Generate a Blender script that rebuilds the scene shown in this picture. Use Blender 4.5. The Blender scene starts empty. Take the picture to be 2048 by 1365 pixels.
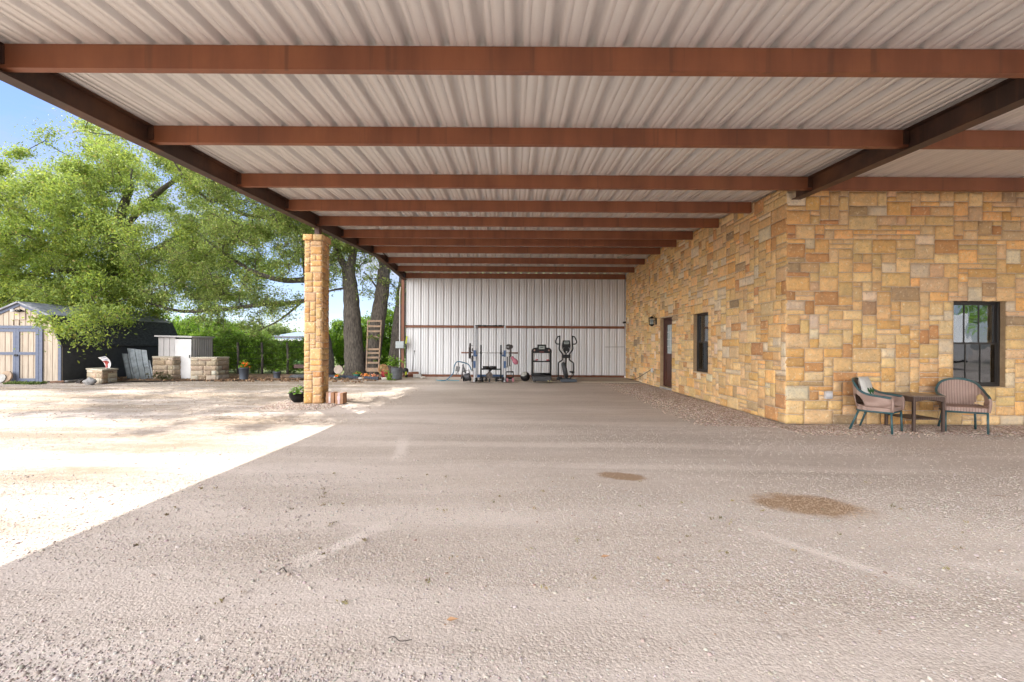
import bpy, math, random
import numpy as np
from mathutils import Vector, Matrix
R = math.radians
# ------------------------------------------------------------------ camera, world, sun, exposure
S = bpy.context.scene
CAMH, F, VX, VY, ROLL = 1.29, 910.0, 1024.0, 691.0, R(0.33)
cam = bpy.data.objects.new('camera', bpy.data.cameras.new('camera'))
S.collection.objects.link(cam); S.camera = cam
cam.location = (0, 0, CAMH)
cam.rotation_euler = (R(90), -ROLL, 0)
cam.data.sensor_width = 36; cam.data.lens = F / 2048 * 36
cam.data.shift_y = (VY - 682.5) / 2048
cam.data.clip_start = 0.05; cam.data.clip_end = 2000
S.view_settings.view_transform = 'Standard'; S.view_settings.look = 'None'
S.view_settings.gamma = 1; S.view_settings.exposure = 1.88
SUN = Vector((-0.41, 0.55, 1.0)).normalized()
elev = math.asin(SUN.z); azim = math.atan2(SUN.x, SUN.y)
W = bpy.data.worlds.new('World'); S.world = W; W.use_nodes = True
nt = W.node_tree; nt.nodes.clear()
def wn(t, **k):
    n = nt.nodes.new(t)
    for a, b in k.items(): setattr(n, a, b)
    return n
sky = wn('ShaderNodeTexSky', sky_type='NISHITA', sun_disc=False, sun_elevation=elev, sun_rotation=azim)
sky.air_density = 1.0; sky.dust_density = 0.3; sky.ozone_density = 3.0
tc = wn('ShaderNodeTexCoord'); mp = wn('ShaderNodeMapping'); mp.inputs['Scale'].default_value = (1, 1, 3.2)
nz = wn('ShaderNodeTexNoise'); nz.inputs['Scale'].default_value = 1.7; nz.inputs['Detail'].default_value = 8; nz.inputs['Roughness'].default_value = .62
cr = wn('ShaderNodeValToRGB'); cr.color_ramp.elements[0].position = .43; cr.color_ramp.elements[1].position = .74
mx = wn('ShaderNodeMix', data_type='RGBA'); mx.inputs[7].default_value = (3.9, 3.8, 3.7, 1)
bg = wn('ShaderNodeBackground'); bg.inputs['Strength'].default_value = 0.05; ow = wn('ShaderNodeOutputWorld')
nt.links.new(tc.outputs['Generated'], mp.inputs['Vector']); nt.links.new(mp.outputs[0], nz.inputs['Vector'])
nt.links.new(nz.outputs['Fac'], cr.inputs['Fac']); nt.links.new(cr.outputs[0], mx.inputs[0])
# added overbright cloud bank behind camera lights the shade; the north is mostly clear
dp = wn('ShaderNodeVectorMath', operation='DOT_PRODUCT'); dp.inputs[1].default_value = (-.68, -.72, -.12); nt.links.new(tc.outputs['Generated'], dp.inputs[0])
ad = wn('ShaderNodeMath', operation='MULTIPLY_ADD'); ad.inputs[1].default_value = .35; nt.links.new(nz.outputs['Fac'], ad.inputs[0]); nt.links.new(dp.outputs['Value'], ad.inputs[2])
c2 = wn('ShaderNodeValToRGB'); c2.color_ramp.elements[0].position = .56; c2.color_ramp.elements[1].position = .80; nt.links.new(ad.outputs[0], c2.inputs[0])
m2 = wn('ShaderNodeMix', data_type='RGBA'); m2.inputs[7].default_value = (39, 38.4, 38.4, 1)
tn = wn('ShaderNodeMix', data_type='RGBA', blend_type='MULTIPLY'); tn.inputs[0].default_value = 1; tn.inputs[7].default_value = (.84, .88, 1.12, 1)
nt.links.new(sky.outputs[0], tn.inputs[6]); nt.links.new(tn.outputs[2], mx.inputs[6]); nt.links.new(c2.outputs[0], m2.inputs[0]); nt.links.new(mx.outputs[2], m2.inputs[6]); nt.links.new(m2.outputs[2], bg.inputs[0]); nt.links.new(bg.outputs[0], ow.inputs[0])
sun = bpy.data.objects.new('sun', bpy.data.lights.new('sun', 'SUN')); S.collection.objects.link(sun)
sun.data.energy = 2.0; sun.data.angle = R(0.53); sun.data.color = (1, .955, .88)
sun.rotation_euler = SUN.to_track_quat('Z', 'Y').to_euler(); sun.location = (-10, 20, 30)
S.cycles.max_bounces = 12; S.cycles.diffuse_bounces = 8; S.cycles.glossy_bounces = 3
S.cycles.transmission_bounces = 5; S.cycles.transparent_max_bounces = 6
S.cycles.sample_clamp_indirect = 25; S.cycles.caustics_reflective = False; S.cycles.caustics_refractive = False
try: S.cycles.use_denoising = True; S.cycles.denoiser = 'OPENIMAGEDENOISE'
except Exception: pass
# ------------------------------------------------------------------ pixel helpers
cR, sR = math.cos(ROLL), math.sin(ROLL)
def uv(px, py):
    dx, dy = px - VX, py - VY
    return dx * cR + dy * sR, -dx * sR + dy * cR
def P(px, py, Y):
    u, v = uv(px, py); return Vector((u * Y / F, Y, CAMH - v * Y / F))
def G(px, py, z=0):
    u, v = uv(px, py); Y = (CAMH - z) * F / v; return Vector((u * Y / F, Y, z))
# ------------------------------------------------------------------ mesh helpers
class MB:
    def __init__(s): s.v = []; s.f = []; s.c = None
    def add(s, vs, fs):
        n = len(s.v); s.v += [tuple(p) for p in vs]; s.f += [tuple(i + n for i in f) for f in fs]; return s
    def box(s, c, d, rz=0, M=None):
        hx, hy, hz = d[0] / 2, d[1] / 2, d[2] / 2
        vs = [Vector((x, y, z)) for x in (-hx, hx) for y in (-hy, hy) for z in (-hz, hz)]
        m = M.to_4x4() if M is not None else Matrix.Rotation(rz, 4, 'Z')
        vs = [m @ p + Vector(c) for p in vs]
        return s.add(vs, [(0, 1, 3, 2), (4, 6, 7, 5), (0, 4, 5, 1), (2, 3, 7, 6), (0, 2, 6, 4), (1, 5, 7, 3)])
    def bar(s, a, b, w, h, up=(0, 0, 1)):
        a, b = Vector(a), Vector(b); d = b - a; y = d.normalized(); u = Vector(up)
        x = y.cross(u)
        if x.length < 1e-4: x = y.cross(Vector((1, 0, 0)))
        x.normalize(); z = x.cross(y)
        return s.box((a + b) / 2, (w, d.length, h), M=Matrix((x, y, z)).transposed())
    def tube(s, pts, r, n=8, cap=True, closed=False):
        pts = [Vector(p) for p in pts]; N = len(pts); rs = r if isinstance(r, (list, tuple)) else [r] * N
        base = len(s.v); prev = None
        for i, p in enumerate(pts):
            if closed: t = pts[(i + 1) % N] - pts[i - 1]
            else: t = pts[min(i + 1, N - 1)] - pts[max(i - 1, 0)]
            t = t.normalized() if t.length > 1e-9 else Vector((0, 0, 1))
            if prev is None:
                a = t.cross(Vector((0, 0, 1)))
                if a.length < 1e-3: a = t.cross(Vector((1, 0, 0)))
            else:
                a = prev - t * prev.dot(t)
                if a.length < 1e-4: a = t.cross(Vector((1, 0, 0)))
            a.normalize(); prev = a; b = t.cross(a)
            for k in range(n):
                q = 2 * math.pi * k / n; s.v.append(tuple(p + (a * math.cos(q) + b * math.sin(q)) * rs[i]))
        for i in range(N if closed else N - 1):
            j = (i + 1) % N
            for k in range(n):
                k2 = (k + 1) % n; s.f.append((base + i * n + k, base + i * n + k2, base + j * n + k2, base + j * n + k))
        if cap and not closed:
            s.f.append(tuple(base + k for k in range(n))[::-1]); s.f.append(tuple(base + (N - 1) * n + k for k in range(n)))
        return s
    def lathe(s, prof, c=(0, 0, 0), n=20, M=None):
        b = len(s.v); c = Vector(c)
        for (r, z) in prof:
            for k in range(n):
                q = 2 * math.pi * k / n; p = Vector((r * math.cos(q), r * math.sin(q), z))
                if M is not None: p = M @ p
                s.v.append(tuple(p + c))
        for i in range(len(prof) - 1):
            for k in range(n):
                k2 = (k + 1) % n; s.f.append((b + i * n + k, b + i * n + k2, b + (i + 1) * n + k2, b + (i + 1) * n + k))
        if prof[0][0] > 1e-4: s.f.append(tuple(b + k for k in range(n))[::-1])
        if prof[-1][0] > 1e-4: s.f.append(tuple(b + (len(prof) - 1) * n + k for k in range(n)))
        return s
    def prism(s, poly, d, M=None, off=(0, 0, 0)):
        n = len(poly); vs = [Vector((x, 0, z)) for x, z in poly] + [Vector((x, d, z)) for x, z in poly]
        if M is not None: vs = [M @ p for p in vs]
        vs = [p + Vector(off) for p in vs]
        fs = [tuple(range(n)), tuple(range(2 * n - 1, n - 1, -1))] + [(i, i + n, (i + 1) % n + n, (i + 1) % n) for i in range(n)]
        return s.add(vs, fs)
    def build(s, name, mat, parent=None, smooth=False, bevel=0, loc=None, sub=0):
        V = np.array(s.v, dtype=np.float64)
        if parent is not None:
            o0 = Vector((0, 0, 0)); q = parent
            while q is not None: o0 += q.location; q = q.parent
        elif loc is not None: o0 = Vector(loc)
        else:
            mn, mxx = V.min(0), V.max(0); o0 = Vector(((mn[0] + mxx[0]) / 2, (mn[1] + mxx[1]) / 2, mn[2]))
        V = V - np.array(o0)
        me = bpy.data.meshes.new(name); me.from_pydata(V.tolist(), [], s.f); me.update()
        if s.c is not None:
            at = me.color_attributes.new('Col', 'FLOAT_COLOR', 'POINT'); at.data.foreach_set('color', np.asarray(s.c, dtype=np.float32).ravel())
        if smooth: me.polygons.foreach_set('use_smooth', [True] * len(me.polygons))
        me.materials.append(mat)
        ob = bpy.data.objects.new(name, me); S.collection.objects.link(ob)
        if parent is not None: ob.parent = parent
        else: ob.location = o0
        if bevel:
            m = ob.modifiers.new('b', 'BEVEL'); m.width = bevel; m.segments = 2; m.limit_method = 'ANGLE'; m.angle_limit = R(40)
        if sub: m = ob.modifiers.new('s', 'SUBSURF'); m.levels = sub; m.render_levels = sub
        return ob
def npmesh(name, V, Fq, mat, col=None, parent=None, loc=None, smooth=False):
    """V (n,3) verts, Fq (m,k) same-size faces"""
    o0 = np.zeros(3)
    q = parent
    while q is not None: o0 += np.array(q.location); q = q.parent
    if parent is None and loc is not None: o0 = np.array(loc, dtype=float)
    me = bpy.data.meshes.new(name); n, m, k = len(V), len(Fq), Fq.shape[1]
    me.vertices.add(n); me.vertices.foreach_set('co', (V - o0).astype(np.float32).ravel())
    me.loops.add(m * k); me.loops.foreach_set('vertex_index', Fq.astype(np.int32).ravel())
    me.polygons.add(m); me.polygons.foreach_set('loop_start', np.arange(0, m * k, k, dtype=np.int32))
    try: me.polygons.foreach_set('loop_total', np.full(m, k, dtype=np.int32))
    except Exception: pass
    if smooth: me.polygons.foreach_set('use_smooth', np.ones(m, dtype=bool))
    me.update(calc_edges=True)
    if col is not None:
        at = me.color_attributes.new('Col', 'FLOAT_COLOR', 'POINT')
        c4 = np.ones((n, 4), dtype=np.float32); c4[:, :3] = col; at.data.foreach_set('color', c4.ravel())
    me.materials.append(mat)
    ob = bpy.data.objects.new(name, me); S.collection.objects.link(ob)
    if parent is not None: ob.parent = parent
    elif loc is not None: ob.location = loc
    return ob
def tag(o, label=None, cat=None, group=None, kind=None):
    if label: o['label'] = label
    if cat: o['category'] = cat
    if group: o['group'] = group
    if kind: o['kind'] = kind
    return o
def thing(name, loc, label, cat, group=None):
    o = bpy.data.objects.new(name, None); S.collection.objects.link(o); o.location = loc; o.empty_display_size = .1
    return tag(o, label, cat, group)
# ------------------------------------------------------------------ materials
def lin(r, g, b): return tuple(((c / 255) / 12.92 if c / 255 <= .04045 else ((c / 255 + .055) / 1.055) ** 2.4) for c in (r, g, b))
def newmat(name):
    m = bpy.data.materials.new(name); m.use_nodes = True; t = m.node_tree; return m, t, t.nodes['Principled BSDF']
def N(t, ty, **k):
    n = t.nodes.new(ty)
    for a, b in k.items():
        if a in n.inputs: n.inputs[a].default_value = b
        else: setattr(n, a, b)
    return n
def mixc(t, fac, a, b, blend='MIX'):
    m = t.nodes.new('ShaderNodeMix'); m.data_type = 'RGBA'; m.blend_type = blend
    for i, x in ((0, fac), (6, a), (7, b)):
        if hasattr(x, 'links') or hasattr(x, 'is_linked'): t.links.new(x, m.inputs[i])
        elif i == 0: m.inputs[0].default_value = x
        else: m.inputs[i].default_value = (*x[:3], 1)
    return m.outputs[2]
def ramp(t, x, p0, p1, c0=0., c1=1.):
    r = t.nodes.new('ShaderNodeValToRGB'); r.color_ramp.elements[0].position = p0; r.color_ramp.elements[1].position = p1
    r.color_ramp.elements[0].color = (c0, c0, c0, 1); r.color_ramp.elements[1].color = (c1, c1, c1, 1)
    t.links.new(x, r.inputs[0]); return r.outputs[0]
def mth(t, op, a, b=0.):
    m = t.nodes.new('ShaderNodeMath'); m.operation = op
    for i, x in ((0, a), (1, b)):
        if hasattr(x, 'is_linked'): t.links.new(x, m.inputs[i])
        else: m.inputs[i].default_value = x
    return m.outputs[0]
def coords(t, scale=(1, 1, 1), kind='Object'):
    c = t.nodes.new('ShaderNodeTexCoord'); m = t.nodes.new('ShaderNodeMapping'); m.inputs['Scale'].default_value = scale
    t.links.new(c.outputs[kind], m.inputs[0]); return m.outputs[0]
def noise(t, vec, scale, detail=4, rough=.55):
    n = N(t, 'ShaderNodeTexNoise'); n.inputs['Scale'].default_value = scale; n.inputs['Detail'].default_value = detail; n.inputs['Roughness'].default_value = rough
    t.links.new(vec, n.inputs['Vector']); return n.outputs['Fac']
def bump(t, h, strength=.3, dist=.01, nrm=None):
    b = t.nodes.new('ShaderNodeBump'); b.inputs['Strength'].default_value = strength; b.inputs['Distance'].default_value = dist
    t.links.new(h, b.inputs['Height'])
    if nrm is not None: t.links.new(nrm, b.inputs['Normal'])
    return b.outputs[0]
_mc = {}
def M(name, c, rough=.6, metal=0., var=.18, scale=8., bmp=.15, bdist=.004, alt=None, stretch=(1, 1, 1), coat=0., dirt=None):
    if name in _mc: return _mc[name]
    m, t, b = newmat(name); v = coords(t, stretch)
    n1 = noise(t, v, scale, 5, .6); n2 = noise(t, v, scale * 7, 4, .6)
    c2 = alt if alt else tuple(x * (1 - var * 1.6) for x in c)
    col = mixc(t, ramp(t, n1, .32, .68), tuple(min(1, x * (1 + var * .5)) for x in c), c2)
    col = mixc(t, mth(t, 'MULTIPLY', ramp(t, n2, .4, .75), min(1, var * 1.5)), col, tuple(x * .6 for x in c))
    if dirt: col = mixc(t, mth(t, 'MULTIPLY', ramp(t, noise(t, v, scale * .35, 6, .65), .48, .7), dirt[1]), col, dirt[0])
    t.links.new(col, b.inputs['Base Color'])
    t.links.new(ramp(t, n2, .2, .8, max(0, rough - .12), min(1, rough + .12)), b.inputs['Roughness'])
    b.inputs['Metallic'].default_value = metal
    if coat: b.inputs['Coat Weight'].default_value = coat
    if bmp: t.links.new(bump(t, n2, bmp, bdist), b.inputs['Normal'])
    _mc[name] = m; return m
def Mcol(name, rough=.8, bmp=.4, scale=30, veins=True, transl=0., dist=.006):
    """material whose colour comes from the Col attribute (each stone's / leaf's own colour)"""
    if name in _mc: return _mc[name]
    m, t, b = newmat(name); a = N(t, 'ShaderNodeAttribute', attribute_name='Col'); col = a.outputs['Color']; v = coords(t)
    if veins:
        n1 = noise(t, v, scale * .3, 7, .68); n2 = noise(t, v, scale * 1.4, 5, .65)
        col = mixc(t, ramp(t, n1, .38, .64, 0, .9), col, mixc(t, 1.0, col, (1.32, 1.26, 1.10), 'MULTIPLY'), 'MIX')
        col = mixc(t, ramp(t, n2, .54, .72, 0, .55), col, (.26, .13, .045), 'MIX')
        col = mixc(t, ramp(t, noise(t, v, scale * .9, 3, .5), .60, .70, 0, .6), col, (.82, .70, .48), 'MIX')
        t.links.new(bump(t, n2, bmp, dist), b.inputs['Normal'])
    t.links.new(col, b.inputs['Base Color']); b.inputs['Roughness'].default_value = rough
    if transl:
        b.inputs['Specular IOR Level'].default_value = .3
        tr = N(t, 'ShaderNodeBsdfTranslucent'); tcol = mixc(t, .40, col, (.36, .43, .08), 'MIX'); t.links.new(tcol, tr.inputs['Color'])
        ms = N(t, 'ShaderNodeMixShader'); ms.inputs[0].default_value = transl
        t.links.new(b.outputs[0], ms.inputs[1]); t.links.new(tr.outputs[0], ms.inputs[2])
        t.links.new(ms.outputs[0], t.nodes['Material Output'].inputs['Surface'])
    _mc[name] = m; return m
def roof_mat():
    m, t, b = newmat('galvanised_roof'); v = coords(t); n = noise(t, v, 90, 3, .7)
    col = mixc(t, ramp(t, noise(t, coords(t, (1, .25, 1)), 2.2, 5, .6), .3, .7), (.72, .705, .69), (.70, .685, .67))
    col = mixc(t, ramp(t, n, .35, .7, 0, .10), col, (.46, .43, .41))
    vo = N(t, 'ShaderNodeTexVoronoi'); vo.inputs['Scale'].default_value = 7; t.links.new(v, vo.inputs['Vector'])
    sp = mth(t, 'LESS_THAN', vo.outputs['Distance'], .045)
    pick = mth(t, 'GREATER_THAN', noise(t, v, 1.3, 3, .6), .52)
    col = mixc(t, mth(t, 'MULTIPLY', sp, pick), col, (.85, .82, .76))
    t.links.new(col, b.inputs['Base Color']); b.inputs['Roughness'].default_value = .36; b.inputs['Metallic'].default_value = .2
    return m
def steel_mat(name='primer_steel', base=(.25, .090, .041), dark=(.17, .060, .029)):
    m, t, b = newmat(name); v = coords(t, (1, 1, 1)); vs = coords(t, (.5, .5, .5))
    n1 = noise(t, coords(t, (.9, .9, .12)), 3.0, 5, .6)
    col = mixc(t, ramp(t, n1, .38, .66), base, dark)
    col = mixc(t, ramp(t, noise(t, v, 1.1, 5, .65), .5, .72, 0, .3), col, (.34, .145, .055))
    st = noise(t, coords(t, (14, 14, .5)), 1.0, 3, .5)
    col = mixc(t, ramp(t, st, .60, .72, 0, .5), col, (.09, .04, .025))
    t.links.new(col, b.inputs['Base Color']); b.inputs['Roughness'].default_value = .55
    t.links.new(bump(t, noise(t, v, 45, 3), .12, .003), b.inputs['Normal']); return m
def glass_mat(name='window_glass', tint=(.012, .014, .016), rough=.02, spec=1.0, f0=.16, f1=.8, tc_=(.62, .66, .66, 1)):
    m, t, b = newmat(name); b.inputs['Base Color'].default_value = (*tint, 1); b.inputs['Roughness'].default_value = rough
    b.inputs['IOR'].default_value = 1.52; b.inputs['Specular IOR Level'].default_value = spec
    gl = N(t, 'ShaderNodeBsdfGlossy'); gl.inputs['Roughness'].default_value = rough; gl.inputs['Color'].default_value = (.9, .95, 1, 1)
    tr = N(t, 'ShaderNodeBsdfTransparent'); tr.inputs['Color'].default_value = tc_
    lw = N(t, 'ShaderNodeLayerWeight'); lw.inputs['Blend'].default_value = .35
    ms = N(t, 'ShaderNodeMixShader'); t.links.new(ramp(t, lw.outputs['Fresnel'], 0, .6, f0, f1), ms.inputs[0])
    t.links.new(tr.outputs[0], ms.inputs[1]); t.links.new(gl.outputs[0], ms.inputs[2])
    wv = noise(t, coords(t, (1, 1, 1)), 2.2, 2, .5); t.links.new(bump(t, wv, .14, .02), gl.inputs['Normal'])
    t.links.new(ms.outputs[0], t.nodes['Material Output'].inputs['Surface']); return m
def wicker_mat(name, c, c2):
    m, t, b = newmat(name); v = coords(t)
    w1 = N(t, 'ShaderNodeTexWave', wave_type='BANDS', bands_direction='Z'); w1.inputs['Scale'].default_value = 18; w1.inputs['Distortion'].default_value = 1.0
    w2 = N(t, 'ShaderNodeTexWave', wave_type='BANDS', bands_direction='X'); w2.inputs['Scale'].default_value = 9; w2.inputs['Distortion'].default_value = .5
    t.links.new(v, w1.inputs['Vector']); t.links.new(v, w2.inputs['Vector'])
    h = mth(t, 'MULTIPLY', w1.outputs['Fac'], w2.outputs['Fac'])
    col = mixc(t, ramp(t, h, .0, .5), c2, c); col = mixc(t, ramp(t, noise(t, v, 9, 4), .35, .7, 0, .35), col, c2)
    t.links.new(col, b.inputs['Base Color']); b.inputs['Roughness'].default_value = .55
    t.links.new(bump(t, h, .8, .006), b.inputs['Normal']); return m
def ground_mat():
    m, t, b = newmat('crushed_limestone'); v = coords(t)
    vst = coords(t, (.13, 1.0, 1))
    big = noise(t, vst, .62, 6, .6); mid = noise(t, coords(t, (.3, 1.6, 1)), 1.5, 6, .65); fine = noise(t, v, 55, 4, .7)
    dust, grav = (.74, .655, .60), (.50, .43, .38)
    gm = ramp(t, mth(t, 'ADD', mth(t, 'MULTIPLY', big, .6), mth(t, 'MULTIPLY', mid, .4)), .42, .60)
    base = mixc(t, gm, dust, grav)
    base = mixc(t, ramp(t, noise(t, vst, .9, 5, .6), .55, .72, 0, .55), base, (.54, .435, .335))
    def vor(scale, feat='F1'):
        n = N(t, 'ShaderNodeTexVoronoi', feature=feat); n.inputs['Scale'].default_value = scale; n.inputs['Randomness'].default_value = 1
        t.links.new(v, n.inputs['Vector']); return n
    v1, v2, v3 = vor(62), vor(130), vor(24)
    def bw(o): 
        r = N(t, 'ShaderNodeSeparateColor'); t.links.new(o, r.inputs[0]); return r.outputs[0]
    peb = mixc(t, bw(v1.outputs['Color']), (.30, .24, .195), (.74, .65, .565))
    peb2 = mixc(t, bw(v2.outputs['Color']), (.30, .24, .20), (.72, .635, .55))
    col = mixc(t, mth(t, 'MULTIPLY', gm, .55), base, peb)
    col = mixc(t, .38, col, peb2)
    gap = ramp(t, v1.outputs['Distance'], .55, .95, 0, .55)
    col = mixc(t, mth(t, 'MULTIPLY', gap, gm), col, (.34, .265, .21))
    rare = mth(t, 'MULTIPLY', mth(t, 'GREATER_THAN', bw(v3.outputs['Color']), .965), mth(t, 'LESS_THAN', v3.outputs['Distance'], .3))
    col = mixc(t, ramp(t, fine, .3, .72, 0, .30), col, (.42, .34, .27))
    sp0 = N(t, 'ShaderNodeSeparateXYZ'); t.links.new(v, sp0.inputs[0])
    yard = ramp(t, mth(t, 'MULTIPLY', sp0.outputs[0], -.1), .26, .42)   # tan soil patches, colour darkened to hold back sun glare in the open yard
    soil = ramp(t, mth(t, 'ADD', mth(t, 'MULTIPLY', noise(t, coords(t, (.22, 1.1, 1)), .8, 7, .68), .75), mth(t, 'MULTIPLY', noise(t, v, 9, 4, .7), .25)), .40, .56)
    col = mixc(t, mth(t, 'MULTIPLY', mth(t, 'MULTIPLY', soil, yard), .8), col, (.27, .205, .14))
    # wet stains, each with its own outline
    sep = N(t, 'ShaderNodeSeparateXYZ'); t.links.new(v, sep.inputs[0]); wob = noise(t, v, 5.5, 4, .7)
    for (cx, cy, rx, ry, rot, st) in ((1.10, 4.56, .27, .15, -.2, .85), (2.44, 3.76, .46, .29, -.35, .9), (4.30, 4.02, .12, .03, -.2, .5), (-.02, 9.1, .16, .06, 0, .3)):
        dx = mth(t, 'SUBTRACT', sep.outputs[0], cx); dy = mth(t, 'SUBTRACT', sep.outputs[1], cy)
        c, s = math.cos(rot), math.sin(rot)
        ax = mth(t, 'DIVIDE', mth(t, 'ADD', mth(t, 'MULTIPLY', dx, c), mth(t, 'MULTIPLY', dy, s)), rx)
        ay = mth(t, 'DIVIDE', mth(t, 'SUBTRACT', mth(t, 'MULTIPLY', dy, c), mth(t, 'MULTIPLY', dx, s)), ry)
        d = mth(t, 'SQRT', mth(t, 'ADD', mth(t, 'MULTIPLY', ax, ax), mth(t, 'MULTIPLY', ay, ay)))
        d = mth(t, 'ADD', d, mth(t, 'MULTIPLY', mth(t, 'SUBTRACT', wob, .5), 1.1))
        col = mixc(t, ramp(t, d, .68, 1.02, st, 0), col, (.32, .205, .12))
    # dusty tyre scuffs
    for (x0, y0, x1, y1, w, a) in ((-.88, 3.35, -1.3, 2.6, .08, .85), (1.60, 3.35, 2.35, 2.35, .07, .85), (-1.55, 6.6, -1.25, 5.0, .10, .7), (2.5, 2.9, 3.6, 2.2, .06, .5), (-4, 6.1, 5.5, 5.8, .22, .55), (-3.6, 7.9, 4.4, 7.5, .3, .5), (-1, 5.0, 5.5, 4.75, .16, .5)):
        L = math.hypot(x1 - x0, y1 - y0); ux, uy = (x1 - x0) / L, (y1 - y0) / L
        dx = mth(t, 'SUBTRACT', sep.outputs[0], (x0 + x1) / 2); dy = mth(t, 'SUBTRACT', sep.outputs[1], (y0 + y1) / 2)
        al = mth(t, 'DIVIDE', mth(t, 'ABSOLUTE', mth(t, 'ADD', mth(t, 'MULTIPLY', dx, ux), mth(t, 'MULTIPLY', dy, uy))), L / 2)
        ac = mth(t, 'DIVIDE', mth(t, 'ABSOLUTE', mth(t, 'SUBTRACT', mth(t, 'MULTIPLY', dx, uy), mth(t, 'MULTIPLY', dy, ux))), w)
        d = mth(t, 'ADD', mth(t, 'MAXIMUM', al, ac), mth(t, 'MULTIPLY', mth(t, 'SUBTRACT', wob, .5), 1.2))
        col = mixc(t, ramp(t, d, .3, 1.15, a, 0), col, (.74, .655, .59))
    t.links.new(col, b.inputs['Base Color']); b.inputs['Roughness'].default_value = .95; b.inputs['Specular IOR Level'].default_value = .2
    h = mth(t, 'ADD', mth(t, 'MULTIPLY', mth(t, 'SUBTRACT', 1, v1.outputs['Distance']), 1.0), mth(t, 'MULTIPLY', mth(t, 'SUBTRACT', 1, v2.outputs['Distance']), .5))
    h = mth(t, 'MULTIPLY', h, ramp(t, gm, 0, 1, .35, 1))
    n1 = bump(t, h, .6, .007); n2 = bump(t, mid, .22, .04, n1); t.links.new(n2, b.inputs['Normal'])
    return m
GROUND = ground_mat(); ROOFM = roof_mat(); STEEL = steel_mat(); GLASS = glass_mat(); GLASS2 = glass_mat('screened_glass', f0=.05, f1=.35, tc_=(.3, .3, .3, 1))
DSTEEL = steel_mat('girder_steel', (.065, .030, .021), (.035, .017, .012))
STONE = Mcol('ashlar_stone', .85, .8, 26, dist=.012); LEAF = Mcol('leaf', .5, 0, 10, False, .5); PEB = Mcol('pebble', .9, .3, 60, False)
MORTAR = M('mortar', (.60, .48, .36), .9, var=.15, scale=20, bmp=.4)
BARK = M('bark', (.17, .145, .12), .95, var=.5, scale=7, bmp=1.0, bdist=.05, stretch=(3, 3, .8))
WHITE = M('white_paint', (.62, .61, .60), .5, var=.06, scale=5)
BLACK = M('black_plastic', (.008, .008, .009), .5, var=.2, scale=20); BLACK.node_tree.nodes['Principled BSDF'].inputs['Specular IOR Level'].default_value = .3
DGREY = M('dark_grey_plastic', (.035, .036, .04), .5, var=.2, scale=14)
CHROME = M('brushed_steel', (.55, .55, .55), .35, 1.0, var=.1, scale=15)
BLUEP = M('blue_powder_coat', (.015, .065, .18), .4, var=.15, scale=15)
RUST = M('rusty_metal', (.20, .075, .04), .8, var=.4, scale=20, bmp=.3)
rng = np.random.default_rng(7); random.seed(5)
# ------------------------------------------------------------------ ground
def ground():
    xs = np.unique(np.concatenate([np.linspace(-400, -30, 20), np.linspace(-30, 20, 210), np.linspace(20, 400, 20)]))
    ys = np.unique(np.concatenate([np.linspace(-400, -6, 20), np.linspace(-6, 30, 170), np.linspace(30, 600, 25)]))
    X, Y = np.meshgrid(xs, ys); Z = .010 * np.sin(X * .9 + 1.3 * np.sin(Y * .5)) * np.cos(Y * 1.1) + .006 * np.sin(X * 2.3 + Y * 1.7)
    Z = Z - .012
    V = np.stack([X, Y, Z], -1).reshape(-1, 3); nx, ny = len(xs), len(ys)
    i = np.arange(nx * ny).reshape(ny, nx); Fq = np.stack([i[:-1, :-1], i[:-1, 1:], i[1:, 1:], i[1:, :-1]], -1).reshape(-1, 4)
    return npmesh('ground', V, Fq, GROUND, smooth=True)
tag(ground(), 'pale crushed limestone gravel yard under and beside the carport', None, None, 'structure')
def sheet(name, poly, z, mat, jit=.15, label=None, kind='structure', n=12):
    pts = []
    for i in range(len(poly)):
        a, b = Vector(poly[i]), Vector(poly[(i + 1) % len(poly)])
        for k in range(n):
            q = a.lerp(b, k / n); j = jit if abs(q.x) < 60 and q.y < 80 else 0
            pts.append((q.x + random.uniform(-j, j), q.y + random.uniform(-j, j), z))
    m = MB(); m.add(pts, [tuple(range(len(pts)))]); o = m.build(name, mat)
    return tag(o, label, None, None, kind)
GRASSM = M('meadow_grass', (.13, .20, .035), .9, var=.5, scale=1.2, alt=(.28, .27, .10), bmp=.6, bdist=.05)
MULCH = M('leaf_litter', (.17, .10, .06), .95, var=.5, scale=9, alt=(.30, .20, .13), bmp=.8, bdist=.02)
sheet('meadow', [(-300, 19.2), (-4.9, 19.2), (-4.9, 20.5), (300, 20.5), (300, 500), (-300, 500)], .022, GRASSM, .25, 'green meadow behind the hedge', n=40)
sheet('mulch_bed', [(-14.4, 15.6), (-12.9, 15.1), (-9, 16.3), (-5, 16.9), (-4.7, 17.6), (-4.7, 19.6), (-15, 19.6), (-16, 16)], .014, MULCH, .1, 'brown leaf litter strip along the hedge', n=30)
SLABM = M('dusty_concrete', (.40, .335, .26), .9, var=.2, scale=3, alt=(.36, .30, .235), bmp=.3)
sb = MB(); sb.box((1.75, 17.12, .008), (5.6, 2.2, .03)); tag(sb.build('slab', SLABM), 'dusty concrete slab in front of the metal wall', None, None, 'structure')
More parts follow.
